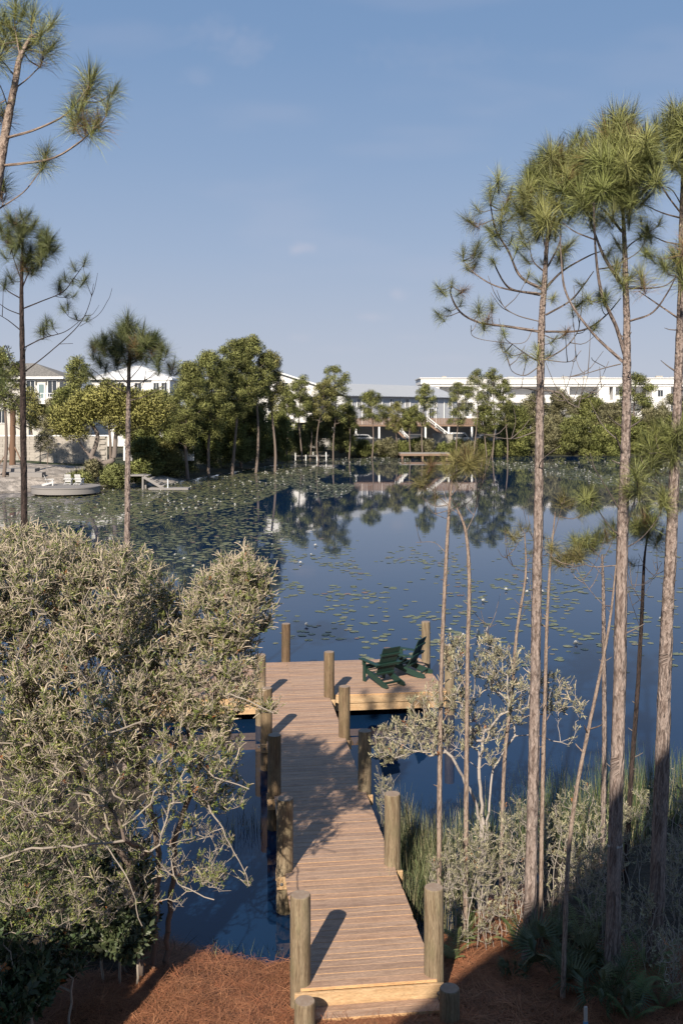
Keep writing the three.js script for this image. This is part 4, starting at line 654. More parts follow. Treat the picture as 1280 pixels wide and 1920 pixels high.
{ // garden wall of pale blocks at the left
  const d = 112, w = thing('garden_wall', 'long pale block garden wall behind the sandy bank', 'wall', V(-36, 1.85, -d), .04), R = mulberry(4), mats = [[.47, .43, .385], [.50, .46, .41], [.44, .405, .36]].map(c => flat(c, .9));
  part('core', span(-14, 9.6, -.3, 2.86, -.22, -.02), MAT.concrete, w);
  const bl = new THREE.BoxGeometry(1.17, .287, .16); for (let r = 0; r < 10; r++) for (let x = -13.4 + (r % 2) * .6; x < 9.1; x += 1.2) { const m = part('block', bl, mats[Math.floor(R() * 3)], w); m.position.set(x, .15 + r * .297 - .1, .04 + R() * .01); }
  part('coping', span(-14.1, 9.8, 2.88, 3.02, -.3, .2), MAT.frame, w);
  const f = thing('white_fence', 'white board fence continuing past the block wall end', 'fence', V(-25, 1.9, -114)); for (let k = 0; k < 28; k++) part('board', box(.26, 2.1, .05, .2 + k * .29, 1.05, 0), MAT.frame, f); part('rail', span(.05, 8.2, 2.12, 2.22, -.06, .06), MAT.frame, f);
  const l = thing('low_road_wall', 'low pale wall along the road behind the shore shrubs', 'wall', V(-8, 1.4, -166)); for (let k = 0; k < 10; k++) part('panel', span(k * 2.3, k * 2.3 + 2.26, 0, 1.4, -.12, .12), std(rgb(.42, .41, .39), .9), l); part('coping', span(-.1, 23.1, 1.41, 1.55, -.2, .2), MAT.concrete, l);
  const pl = thing('planter_wall', 'pale block planter at the foot of the long stairs', 'wall', V(15.6, 1.6, -169)); part('block', span(0, 3.2, 0, 1.9, -.6, .6), MAT.concrete, pl); part('coping', span(-.1, 3.3, 1.905, 2.0, -.7, .7), MAT.concrete, pl);
}
// ---- cars
function car(label, col, p, turn, tall) {
  const c = thing('parked_car', label, 'car', p, turn, 'cars parked by the far buildings'), m = std(rgb(...col), .3, { metalness: .1 }), H = tall ? 1.75 : 1.45;
  const prof = [[-2.2, .35], [2.2, .35], [2.25, .75], [1.3, .98], [.75, H - .03], [-1.5, H], [-2.15, 1.0], [-2.25, .7]].map(a => new THREE.Vector2(...a));
  part('body', new THREE.ExtrudeGeometry(new THREE.Shape(prof), { depth: 1.7, bevelEnabled: true, bevelSize: .05, bevelThickness: .05, bevelSegments: 2 }).translate(0, 0, -.85), m, c);
  const gl = [[1.12, 1.03], [.68, H - .13], [-1.42, H - .12], [-1.85, 1.03]].map(a => new THREE.Vector2(...a)); for (const s of [-1, 1]) part('side_window', new THREE.ExtrudeGeometry(new THREE.Shape(gl), { depth: .02, bevelEnabled: false }).translate(0, 0, s * .915 - .01), MAT.glass, c);
  part('rear_window', box(.04, .42, 1.4, 0, 0, 0).rotateZ(.55).translate(-1.93, 1.26, 0), MAT.glass, c); part('windscreen', box(.04, .55, 1.45, 0, 0, 0).rotateZ(-.9 + Math.PI / 2 - .6).translate(1.09, 1.2, 0), MAT.glass, c);
  for (const x of [-1.35, 1.4]) for (const s of [-1, 1]) { const w = part('wheel', new THREE.CylinderGeometry(.34, .34, .24, 16).rotateX(Math.PI / 2).translate(x, .34, s * .82), MAT.rubber, c); part('rim', new THREE.CylinderGeometry(.2, .2, .25, 12).rotateX(Math.PI / 2).translate(x, .34, s * .83), MAT.bolt, w); }
  for (const s of [-1, 1]) { part('tail_light', box(.05, .2, .25, -2.27, .85, s * .7), std(rgb(.4, .03, .03), .3), c); part('headlight', box(.05, .14, .3, 2.25, .72, s * .65), MAT.frame, c); }
}
{
  const y = (x, z) => heightAt(x, z);
  car('white van-like car parked beyond the long stairs', [.75, .75, .75], V(20.2, 2.02, -170.6), .1, true); car('white car parked left of the short stairs', [.75, .75, .74], V(3.6, 2.02, -170.4), .2); car('blue-grey car parked under the gabled house', [.12, .17, .24], V(-6.6, 2.12, -166.5), 1.3, true); car('dark car parked under the raised deck', [.10, .10, .11], V(13, 2.02, -173.8), 0);
  car('silver car parked left of the tall shore pines', [.35, .36, .38], V(24.8, 2.02, -168.8), .3);
}
// ---- docks and platforms of the far shore
{
  const p = thing('far_dock', 'low brown dock on posts at the middle of the far shore', 'dock', V(13.1, 0, -156), .03);
  part('deck_floor', span(-3.9, 3.9, .82, .95, -3.2, 0), MAT.deckGrey, p); part('fascia', span(-3.95, 3.95, .5, .815, -.02, .06), MAT.deckBrown, p); part('fascia', span(-3.95, -3.85, .5, .815, -3.2, -.04), MAT.deckBrown, p);
  for (const x of [-3.6, -.4, 3.4]) for (const z of [-.2, -2.8]) part('post', box(.28, 1.2, .28, x, .2, z), MAT.deckBrown, p);
  const q = thing('far_dock', 'small dark dock with white posts below the shore pines', 'dock', V(-4.6, 0, -151.5), -.1);
  part('deck_floor', span(-2.6, 2.6, .62, .76, -2.4, 0), std(rgb(.2, .19, .18), .9), q); for (const x of [-2.4, -.8, .9, 2.3]) part('post', box(.12, x < -2 || x > 2 ? 1.7 : 1.1, .12, x, .3, .1), MAT.frame, q); for (const x of [-2, 0, 2]) part('post', box(.12, 1.6, .12, x, .4, -2.3), MAT.frame, q);
  const r = thing('round_platform', 'round grey wooden platform at the sandy shore with white chairs', 'platform', V(-25.2, 0, -91.2));
  part('deck_floor', new THREE.CylinderGeometry(3.1, 3.1, .1, 40).translate(0, .72, 0), MAT.deckGrey, r); part('fascia', new THREE.CylinderGeometry(3.04, 3.04, .5, 40, 1, true).translate(0, .416, 0), MAT.deckGrey, r); for (const a of [.3, 1.4, 2.6, 4, 5.2]) part('post', box(.2, .9, .2, Math.cos(a) * 2.7, .1, Math.sin(a) * 2.7), MAT.deckBrown, r);
  const wh = std(rgb(.78, .78, .78), .6), G = 'white chairs on the round platform';
  woodChair(wh, wh, 'lounge_chair', 'white lounge chair turned side-on on the round platform', G, V(-26.9, .775, -91.4), Math.PI / 2 + .3); woodChair(wh, wh, 'lounge_chair', 'white lounge chair in the pair facing away on round platform', G, V(-25.3, .775, -92.3), Math.PI + .1); woodChair(wh, wh, 'lounge_chair', 'white lounge chair in the pair facing away on round platform', G, V(-24.3, .775, -92.2), Math.PI - .1);
  const st = thing('shore_steps', 'weathered wooden landing with steps down to a floating pad', 'steps', V(-17.9, 0, -96.5)); part('floating_pad', span(-.6, 3.2, .03, .2, -.6, .9), MAT.deckGrey, st);
  for (let k = 0; k < 5; k++) part('tread', span(-1.2 + k * .38, -1.2 + (k + 1) * .38 + .06, 1.3 - k * .24, 1.38 - k * .24, -1.4, .2), MAT.deckGrey, st); part('landing', span(-3.2, -1.2, 1.3, 1.42, -1.5, .25), MAT.deckGrey, st); for (const x of [-3, -1.3]) for (const z of [.1, -1.3]) part('post', box(.16, 1.6, .16, x, .5, z), MAT.deckGrey, st); part('stringer', bar(V(-1.2, 1.22, .18), V(.7, .12, .18), .06, .26), MAT.deckGrey, st); part('rail_post', box(.09, .9, .09, 1.2, .6, .6), MAT.frame, st);
  const ls = thing('deck_steps', 'low grey boarded steps on the sandy bank', 'steps', V(-32.2, heightAt(-32.2, -98.5) + .05, -98.5)); part('lower_step', span(-.2, 3, -.4, .3, 0, 1.3), MAT.deckGrey, ls); part('upper_step', span(-1.8, 2, .302, .62, -1.4, .3), MAT.deckGrey, ls);
}
// ---------------------------------------------------------------- the far shore: trees and shrubs
function clump(n, seed, size) {                                       // a rag of leaf blades filling a unit ball
  const R = mulberry(seed), p = [], nn = [];
  for (let k = 0; k < n; k++) {
    let q; do q = V(R() * 2 - 1, R() * 2 - 1, R() * 2 - 1); while (q.lengthSq() > 1);
    const u = q.clone().multiplyScalar(.9).add(V(0, .45, 0)).add(V(R() - .5, R() - .5, R() - .5)).normalize(), s = V(R() - .5, R() - .5, R() - .5).cross(u).normalize(), f = s.clone().cross(u).normalize(), L = size * (.6 + R() * .7), w = size * .22;
    for (const e of [q.clone().addScaledVector(f, -w), q.clone().addScaledVector(f, w), q.clone().addScaledVector(u, L)]) p.push(e.x, e.y * .8, e.z);
    const nr = q.clone().add(V(0, .3, 0)).add(V(R() - .5, R() - .5, R() - .5).multiplyScalar(.9)).normalize(); for (let i = 0; i < 3; i++) nn.push(nr.x, nr.y, nr.z);
  }
  const g = new THREE.BufferGeometry(); g.setAttribute('position', new THREE.Float32BufferAttribute(p, 3)); g.setAttribute('normal', new THREE.Float32BufferAttribute(nn, 3)); return g;
}
const CLUMPS = [clump(120, 1, .3), clump(120, 2, .25), clump(100, 3, .38)];
MAT.farLeaf = std(rgb(1, 1, 1), .8);
const TONES = { pine: [[.28, .315, .095], [.385, .395, .135]], litYellow: [[.35, .35, .11], [.43, .405, .15]], shadedGreen: [[.23, .27, .09], [.32, .33, .12]], grey: [[.32, .31, .16], [.41, .38, .215]], green: [[.26, .305, .085], [.36, .375, .12]] };  // leaf colours vary by plant; lightest and darkest sets also carry sun and shade
function farTree(name, label, category, group, px, top, base, hw, crownBottom, d, seed, tone, o = {}) {
  const R = mulberry(seed), foot = at(px, base, d); foot.y = heightAt(foot.x, foot.z) - .1; const t = thing(name, label, category, foot, 0, group);
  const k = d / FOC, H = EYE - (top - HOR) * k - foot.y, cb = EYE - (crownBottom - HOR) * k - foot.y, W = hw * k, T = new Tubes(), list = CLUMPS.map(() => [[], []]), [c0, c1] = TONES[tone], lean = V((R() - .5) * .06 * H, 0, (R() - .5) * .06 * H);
  const tr = o.r ?? .022 * Math.min(H, 9), axis = f => V(lean.x * f * f, H * f * .96, lean.z * f * f).add(V(Math.sin(f * 5 + seed) * .02 * H * (o.wiggle ?? 1), 0, 0));
  const cs = o.cs ?? .6;
  if (!o.noTrunk) T.limb([0, .25, .5, .75, 1].map(axis), tr, tr * .25, 8, 14, .2);
  const lobes = o.lobes ?? Math.round(10 + W * 3);
  for (let i = 0; i < lobes; i++) {
    const f = (i + .5) / lobes, y = lerp(cb, H, Math.pow(f, o.bush ? .6 : .85)), v = (y - cb) / (H - cb), prof = o.bush ? Math.sqrt(clamp(1 - v * v * .92)) : Math.pow(Math.sin(Math.PI * clamp(.12 + .84 * v)), .7), a = i * 2.4 + R() * 1.2, rad = W * .82 * prof * Math.sqrt(.12 + .88 * R());
    const ax = axis(clamp(y / H)), c = V(ax.x + Math.cos(a) * rad, y - .12 * W * R(), ax.z + Math.sin(a) * rad * .9);
    if (!o.noTrunk) { const s = axis(clamp((y - rad * .45) / H, .08)); T.limb([s, s.clone().lerp(c, .55).add(V(0, -.1 * rad, 0)), c], tr * .3, .02, 5, 5); }
    const m = Math.round((o.per ?? 9) * (.7 + R() * .6)), bl = .8 + R() * .4;
    for (let j = 0; j < m; j++) {
      let q; do q = V(R() * 2 - 1, R() * 2 - 1, R() * 2 - 1); while (q.lengthSq() > 1);
      const sp = (o.sp ?? .26) * Math.min(W, 3) + .15, s = cs * (.6 + R() * .7), g = list[Math.floor(R() * 3)]; q.multiply(V(sp, sp * .6, sp)).add(c); if (q.y < .1) q.y = .1 + R() * .3;
      dummy.position.copy(q); dummy.rotation.set(R() * .6 - .3, R() * 6.28, R() * .6 - .3); dummy.scale.setScalar(s); dummy.updateMatrix(); g[0].push(dummy.matrix.clone());
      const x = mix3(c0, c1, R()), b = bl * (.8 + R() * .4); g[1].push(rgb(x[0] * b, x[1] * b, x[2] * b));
    }
  }
  if (T.i.length) part('trunk', T.geo(), o.bark ?? MAT.farBark, t);
  const crown = new THREE.Group(); crown.name = 'crown'; t.add(crown);
  list.forEach((l, i) => l[0].length && instances('foliage', CLUMPS[i], MAT.farLeaf, l[0], crown, l[1]));
  return t;
}
MAT.farBark = std(rgb(.21, .165, .14), .95);
{
  const P = 'pines along the far shore', B = 'bushes along the far shore'; let s = 200;
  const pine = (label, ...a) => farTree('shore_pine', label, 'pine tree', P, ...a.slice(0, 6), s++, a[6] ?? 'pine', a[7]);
  const bush = (label, px, top, base, hw, d, tone = 'shadedGreen', o = {}) => farTree('shore_bush', label, 'bush', B, px, top, base, hw, base - (base - top) * .1, d, s++, tone, { bush: 1, noTrunk: 1, per: 12, cs: .55, lobes: Math.round(10 + hw * .5), ...o });
  pine('pine with a narrow crown beside the beige house', 150, 672, 850, 26, 790, 120, 'pine', { lobes: 22 });
  pine('pine in front of the beige house, partly cut by picture edge', 8, 655, 880, 36, 765, 97, 'pine');
  pine('pine half hidden left of the beige house', 60, 735, 870, 32, 800, 118, 'litYellow');
  farTree('wall_tree', 'sparse grey-green tree hiding the lower beige house', 'tree', undefined, 98, 748, 850, 24, 815, 118, s++, 'grey', { lobes: 22, per: 8, cs: .45, r: .1 });
  const big = { lobes: 46, per: 11, cs: .52, sp: .2 };
  pine('broad pine at the left end of the big grove', 352, 682, 895, 45, 830, 110, 'pine', big); pine('tall pine in the big grove, second from its left end', 395, 662, 890, 44, 810, 114, 'pine', big); pine('tall broad pine near the middle of the big grove', 440, 640, 885, 44, 775, 119, 'pine', big); pine('tallest pine on the right of the big grove', 480, 634, 884, 42, 745, 122, 'pine', { ...big, lobes: 38 }); pine('bronze-tinged pine at the right end of the big grove', 512, 662, 880, 34, 765, 124, 'litYellow', { ...big, lobes: 30 });
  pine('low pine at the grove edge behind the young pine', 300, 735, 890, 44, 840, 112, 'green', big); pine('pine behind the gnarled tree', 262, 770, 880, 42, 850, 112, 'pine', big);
  pine('dark pine behind the middle of the big grove', 415, 680, 880, 40, 850, 128, 'shadedGreen', big); pine('dark pine filling the back of the big grove', 455, 720, 875, 44, 855, 130, 'shadedGreen', big);
  for (const [px, top, hw, d, l] of [[335, 765, 40, 119, 'tall leafy thicket at the left of the big grove'], [385, 752, 40, 123, 'tall leafy thicket between the left trunks of the grove'], [432, 760, 40, 127, 'tall leafy thicket behind the middle trunks of the grove'], [478, 765, 38, 131, 'tall leafy thicket behind the right trunks of the grove'], [520, 775, 34, 138, 'tall leafy thicket closing the right end of the grove']]) bush(l, px, top, 872, hw, d, 'green', { lobes: 40, per: 13, cs: .55 });
  pine('pine before the gabled house front', 540, 728, 862, 24, 800, 146, 'pine', { lobes: 24, per: 9, cs: .5, r: .14, sp: .2 }); pine('leaning pine beside the gabled house stilts', 582, 745, 855, 22, 805, 152, 'pine', { lobes: 20, per: 8, cs: .5, r: .12, sp: .2 }); pine('pine hiding the corner of the beige house', 122, 728, 860, 24, 800, 116, 'green', { lobes: 24, per: 9, cs: .5, sp: .2 }); pine('pine before the white house', 205, 712, 880, 24, 790, 121, 'pine', { lobes: 20, per: 8, cs: .5, sp: .2 });
  const thin = { lobes: 22, per: 8, cs: .5, r: .13, sp: .2 };
  pine('thin shore pine beside the gabled house', 565, 708, 850, 27, 775, 148, 'pine', thin); pine('pine with a bent trunk above the small dark dock', 600, 716, 852, 30, 785, 150, 'litYellow', { ...thin, wiggle: 2 }); pine('tallest pine above the small dark dock', 628, 686, 858, 34, 788, 152, 'pine', { ...thin, lobes: 32 }); pine('low pine between the small dock and road wall', 655, 760, 840, 24, 800, 156, 'pine', thin);
  pine('slim pine before the long grey building', 697, 733, 832, 27, 790, 160, 'pine', thin); pine('low spreading pine before the long grey building', 742, 756, 828, 26, 805, 161, 'litYellow', thin); pine('small pine beside the short stairs', 768, 765, 832, 18, 806, 160, 'pine', thin); pine('slim pine before the long stairs', 793, 722, 845, 26, 795, 158, 'pine', thin);
  pine('left pine of the slender group before the hotel', 858, 716, 848, 28, 795, 158, 'pine', thin); pine('middle pine of the slender group before the hotel', 890, 694, 850, 26, 780, 159, 'pine', thin); pine('tallest pine of the slender group before the hotel', 922, 690, 852, 28, 790, 160, 'pine', thin); pine('right pine of the slender group before the hotel', 948, 712, 850, 20, 800, 161, 'pine', thin); pine('low pine under the slender group', 910, 760, 850, 26, 815, 160, 'green', thin);
  pine('big spreading pine before the right end of hotel', 1190, 700, 855, 62, 830, 176, 'pine', { lobes: 46, per: 8, cs: .7 }); pine('pine at the far right before the hotel', 1262, 742, 855, 40, 830, 178, 'grey', { lobes: 30, per: 12, cs: .7 });
  for (const [px, top, hw, tone] of [[270, 825, 32, 'green'], [312, 838, 36, 'litYellow'], [340, 795, 40, 'shadedGreen'], [380, 805, 38, 'green'], [415, 790, 40, 'shadedGreen'], [450, 812, 36, 'green'], [485, 800, 38, 'shadedGreen'], [522, 795, 38, 'shadedGreen'], [555, 808, 30, 'shadedGreen']]) { const d = lerp(106, 152, sstep(265, 570, px)); bush('dense bush at the waterline under the big grove', px, top, HOR + EYE / d * FOC - 3, hw, d + 2, tone); }
  for (const [px, top, hw] of [[618, 775, 34], [650, 790, 26], [585, 790, 22]]) bush('dark bush behind the pines of the small dock', px, top, 850, hw, 158, 'shadedGreen');
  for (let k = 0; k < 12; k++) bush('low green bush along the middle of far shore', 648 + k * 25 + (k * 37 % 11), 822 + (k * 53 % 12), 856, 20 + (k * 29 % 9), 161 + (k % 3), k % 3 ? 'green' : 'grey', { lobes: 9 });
  for (const [px, top, base, hw, d, tone] of [[965, 775, 856, 32, 168, 'shadedGreen'], [1000, 758, 857, 40, 172, 'grey'], [1050, 748, 857, 46, 174, 'grey'], [1105, 752, 858, 44, 173, 'pine'], [1145, 772, 860, 40, 171, 'grey'], [1020, 800, 860, 36, 168, 'grey'], [1078, 795, 861, 40, 168, 'pine'], [1130, 812, 862, 36, 167, 'shadedGreen'], [1180, 795, 863, 40, 169, 'pine'], [1225, 780, 862, 40, 171, 'grey'], [1270, 790, 863, 40, 170, 'pine'], [1215, 825, 864, 34, 167, 'shadedGreen'], [970, 825, 858, 26, 166, 'green'], [1255, 830, 865, 34, 167, 'grey'], [1310, 770, 864, 50, 170, 'pine']]) bush('grey-green bush in the thicket on the right of far shore', px, top - 12, base, hw * 1.05, d, tone === 'shadedGreen' ? 'green' : tone, { lobes: 34, per: 13, cs: .7 });
  // gnarled tree on the sandy bank: two crooked limbs from a short bole
  const g = thing('gnarled_tree', 'gnarled low tree with crooked forked limbs and a wide yellow-green crown', 'tree', at(197, 906, 99).setY(heightAt(at(197, 906, 99).x, -99) - .1)), T = new Tubes(), q = (x, y, dz = 0) => at(x, y, 99 + dz).sub(g.position);
  T.limb([V(0, 0, 0), q(196, 880), q(193, 868)], .5, .42, 10, 10, .2); T.limb([q(194, 872), q(180, 862), q(172, 858), q(180, 835), q(183, 815), q(172, 795), q(160, 778)], .34, .12, 8, 26, .25); T.limb([q(195, 870), q(212, 862), q(216, 840), q(218, 812), q(222, 795), q(222, 775)], .34, .1, 8, 24, .25); T.limb([q(175, 860), q(165, 850), q(155, 838), q(145, 820)], .2, .05, 7, 14, .2); T.limb([q(218, 818), q(232, 805), q(243, 790)], .14, .05, 6, 10, .2);
  for (const [x, y, dz] of [[130, 775, 1], [200, 760, -1], [250, 770, 1.5], [280, 775, 0], [170, 750, 1.5], [230, 750, -.5]]) T.limb([q(x < 200 ? 162 : 222, 785), q((x + 195) / 2, (y + 780) / 2, dz * .5), q(x, y, dz)], .1, .03, 6, 8, .2);
  part('trunk', T.geo(), std(rgb(.24, .20, .18), .95), g);
  const R = mulberry(77), cr = new THREE.Group(), ls = CLUMPS.map(() => [[], []]); cr.name = 'crown'; g.add(cr);
  for (const [x, y, rx, ry, n] of [[135, 785, 34, 26, 110], [165, 757, 36, 24, 120], [205, 750, 38, 24, 130], [245, 762, 40, 28, 140], [285, 772, 40, 30, 120], [120, 800, 18, 14, 25], [235, 790, 36, 16, 50], [180, 778, 34, 14, 40], [145, 812, 16, 10, 14]]) for (let k = 0; k < n; k++) { const a = R() * 6.28, r = Math.sqrt(R()), i = Math.floor(R() * 3); dummy.position.copy(q(x + Math.cos(a) * r * rx, y + Math.sin(a) * r * ry, (R() - .5) * 4)); dummy.rotation.set(R() * .5, R() * 6, R() * .5); dummy.scale.setScalar(.5 + R() * .4); dummy.updateMatrix(); ls[i][0].push(dummy.matrix.clone()); const c = mix3(TONES.litYellow[0], TONES.litYellow[1], R()), b = .8 + R() * .5; ls[i][1].push(rgb(c[0] * b, c[1] * b, c[2] * b * .9)); }
  ls.forEach((l, i) => instances('foliage', CLUMPS[i], MAT.farLeaf, l[0], cr, l[1]));
  bush('dark low bush at the gnarled tree foot', 215, 878, 910, 24, 97, 'shadedGreen'); bush('pale grass tuft bush on the sandy bank', 175, 868, 900, 10, 98, 'grey', { lobes: 6 }); bush('dark bush behind the round platform', 150, 890, 914, 22, 95, 'shadedGreen', { lobes: 8 }); bush('small green bush behind the shore steps', 262, 870, 905, 20, 99, 'green');
  // staked palm and young wall trees
  const pf = at(24, 868, 104); pf.y = heightAt(pf.x, pf.z); const pt = thing('palm_tree', 'staked palm with a thick brown trunk on the lawn before the wall', 'palm tree', pf), PT = new Tubes(); PT.limb([V(0, -.1, 0), V(.02, 3, 0), V(.05, 6.1, 0)], .34, .3, 10, 14, .35); part('trunk', PT.geo(), std(rgb(.20, .12, .08), .95), pt);
  for (const a of [.4, 2.5, 4.6]) part('stake', bar(V(Math.cos(a) * 1.5, -.05, Math.sin(a) * 1.5), V(Math.cos(a) * .3, 2.0, Math.sin(a) * .3), .1, .1), MAT.deckBrown, pt);
  for (let k = 0; k < 22; k++) { const a = k * 2.4, el = 1.1 - (k / 22) * 1.5, L = 2.1 + R() * .5, ps = [], c = Math.cos(a), z = Math.sin(a); const arc = u => V(c * L * u * Math.cos(el * (1 - u * .3)), 6.1 + L * u * Math.sin(el) - u * u * L * .45, z * L * u * Math.cos(el * (1 - u * .3))); for (let i = 0; i < 14; i++) { const u = .25 + i / 18, b = arc(u); for (const sd of [-1, 1]) { const e = b.clone().add(V(-z * sd * .35 + c * .25, -.18, c * sd * .35 + z * .25)); ps.push(b.x, b.y, b.z, b.x + c * .09, b.y, b.z + z * .09, e.x, e.y, e.z); } } const gg = new THREE.BufferGeometry(); gg.setAttribute('position', new THREE.Float32BufferAttribute(ps, 3)); gg.computeVertexNormals(); part('frond', gg, std(rgb(.12, .135, .06), .8), pt); }
  for (const [px, l] of [[80, 'thin staked young tree before the block wall, nearer the palm'], [85, 'thin young tree before the block wall, nearer the gnarled tree']]) farTree('young_tree', l, 'tree', 'young trees before the block wall', px + (px === 85 ? 6 : -3), 812, 864, 12, 846, 109, s++, 'grey', { lobes: 9, per: 4, cs: .35, r: .06 });
}

// ---------------------------------------------------------------- the house behind the camera and an added one: their shade falls over the bank
{
  const z0 = .6, h = thing('gabled_lake_house', 'steep gabled lake house behind the viewpoint, shading the right bank', 'house', V(2.6, .6, z0)), y = v => EYE + v - .6;
  const line = x => 1.35 + 1.12 * (x + 2.2);                       // its left roof edge, read from the edge of the shade
  const xe = -3.0, xr = 3.2, yE = y(line(xe)), yR = y(line(xr)), X = v => v - 2.6;
  const sh = new THREE.Shape([[xe + .4, 0], [2 * xr - xe - .4, 0], [2 * xr - xe - .4, y(line(xe + .4)) - .3], [xr, yR - .3], [xe + .4, y(line(xe + .4)) - .3]].map(([a, b]) => new THREE.Vector2(X(a), b)));
  part('wall', new THREE.ExtrudeGeometry(sh, { depth: 9, bevelEnabled: false }).translate(0, 0, .5), MAT.white, h);
  for (const s of [-1, 1]) part('roof', bar(V(X(xr), yR - .1, 4.75), V(X(s < 0 ? xe : 2 * xr - xe), yE - .1, 4.75), 9.5, .2), MAT.roofGrey, h);
  for (const [x, yy] of [[-1.6, 2], [1.6, 2], [-1.6, 5], [1.6, 5], [0, 9]]) { const w = part('window', box(1.1, 1.6, .1, x, yy, .46), MAT.frame, h); part('pane', box(.9, 1.4, .04, x, yy, .40), MAT.glass, w); }
  const n = thing('added_shade_house', 'unseen flat-roofed white house added beside the viewpoint to shade the bank by the shrub', 'house', V(-9.2, .5, 2));  // out of view; added and sized so its shadow edge falls on the bank
  part('wall', span(-3.2, 3.3, 0, 7.0, -3.8, 6), MAT.white, n); part('roof', span(-3.35, 3.42, 7.003, 7.3, -3.95, 6.15), MAT.roofWhite, n);
  for (const x of [-1.6, 1.6]) { const w = part('window', box(1.2, 1.6, .1, x, 4.5, -3.84), MAT.frame, n); part('pane', box(1, 1.4, .04, x, 4.5, -3.9), MAT.glass, w); }
}
// ---------------------------------------------------------------- pine straw
{
  const R = mulberry(91), T = [0, 1, 2].map(v => {
    const r = mulberry(500 + v), p = [], n = [], idx = [];
    for (let k = 0; k < 5; k++) { const a = r() * 6.28, L = .12 + r() * .1, c = V((r() - .5) * .12, r() * .02, (r() - .5) * .12), d = V(Math.cos(a), (r() - .3) * .18, Math.sin(a)), s = V(-Math.sin(a), 0, Math.cos(a)), b = (r() - .5) * .05; const i = p.length / 3;
      for (const [u, w] of [[-1, .5], [0, 1], [1, .35]]) for (const e of [-1, 1]) { const q = c.clone().addScaledVector(d, u * L).addScaledVector(s, (1 - u * u) * b + e * w * .0026).add(V(0, u === 0 ? .012 : 0, 0)); p.push(q.x, q.y, q.z); n.push(s.x * .2 * e, 1, s.z * .2 * e); }
      idx.push(i, i + 1, i + 2, i + 1, i + 3, i + 2, i + 2, i + 3, i + 4, i + 3, i + 5, i + 4); }
    const g = new THREE.BufferGeometry(); g.setAttribute('position', new THREE.Float32BufferAttribute(p, 3)); g.setAttribute('normal', new THREE.Float32BufferAttribute(n, 3)); g.setIndex(idx); return g;
  });
  const holder = new THREE.Group(); holder.name = 'pine_straw'; tag(holder, 'reddish brown pine straw strewn over the bank', 'pine straw'); holder.userData.kind = 'stuff'; scene.add(holder);
  const L = T.map(() => [[], []]), m = std(rgb(1, 1, 1), .75);
  for (let k = 0; k < 46000; k++) {
    const x = -6 + R() * 12.5, z = -9.8 - R() * 8, s = shore(x, z); if (s < .05) continue; const dn = fbm(x * 1.6 + 7, z * 1.6, 3); if (R() > .35 + dn) continue;
    if (Math.abs(x - .3) < .8 && z < -12.3) continue; if (x < -2.7 && z < -13.1 || x > 2.9 && z < -13.6) continue;
    const heap = .05 * sstep(.5, .7, fbm(x * 2.3, z * 2.3 + 30, 3)) * clamp(s);
    dummy.position.set(x, heightAt(x, z) + R() * (.02 + heap), z); dummy.rotation.set((R() - .5) * .35, R() * 6.28, (R() - .5) * .35); dummy.scale.setScalar(.7 + R() * .6); dummy.updateMatrix(); const i = Math.floor(R() * 3); L[i][0].push(dummy.matrix.clone());
    const b = .55 + R() * .9, c = mix3([.33, .12, .055], [.45, .21, .105], R()); L[i][1].push(rgb(c[0] * b, c[1] * b, c[2] * b));
  }
  L.forEach((l, i) => instances('needles', T[i], m, l[0], holder, l[1]));
}
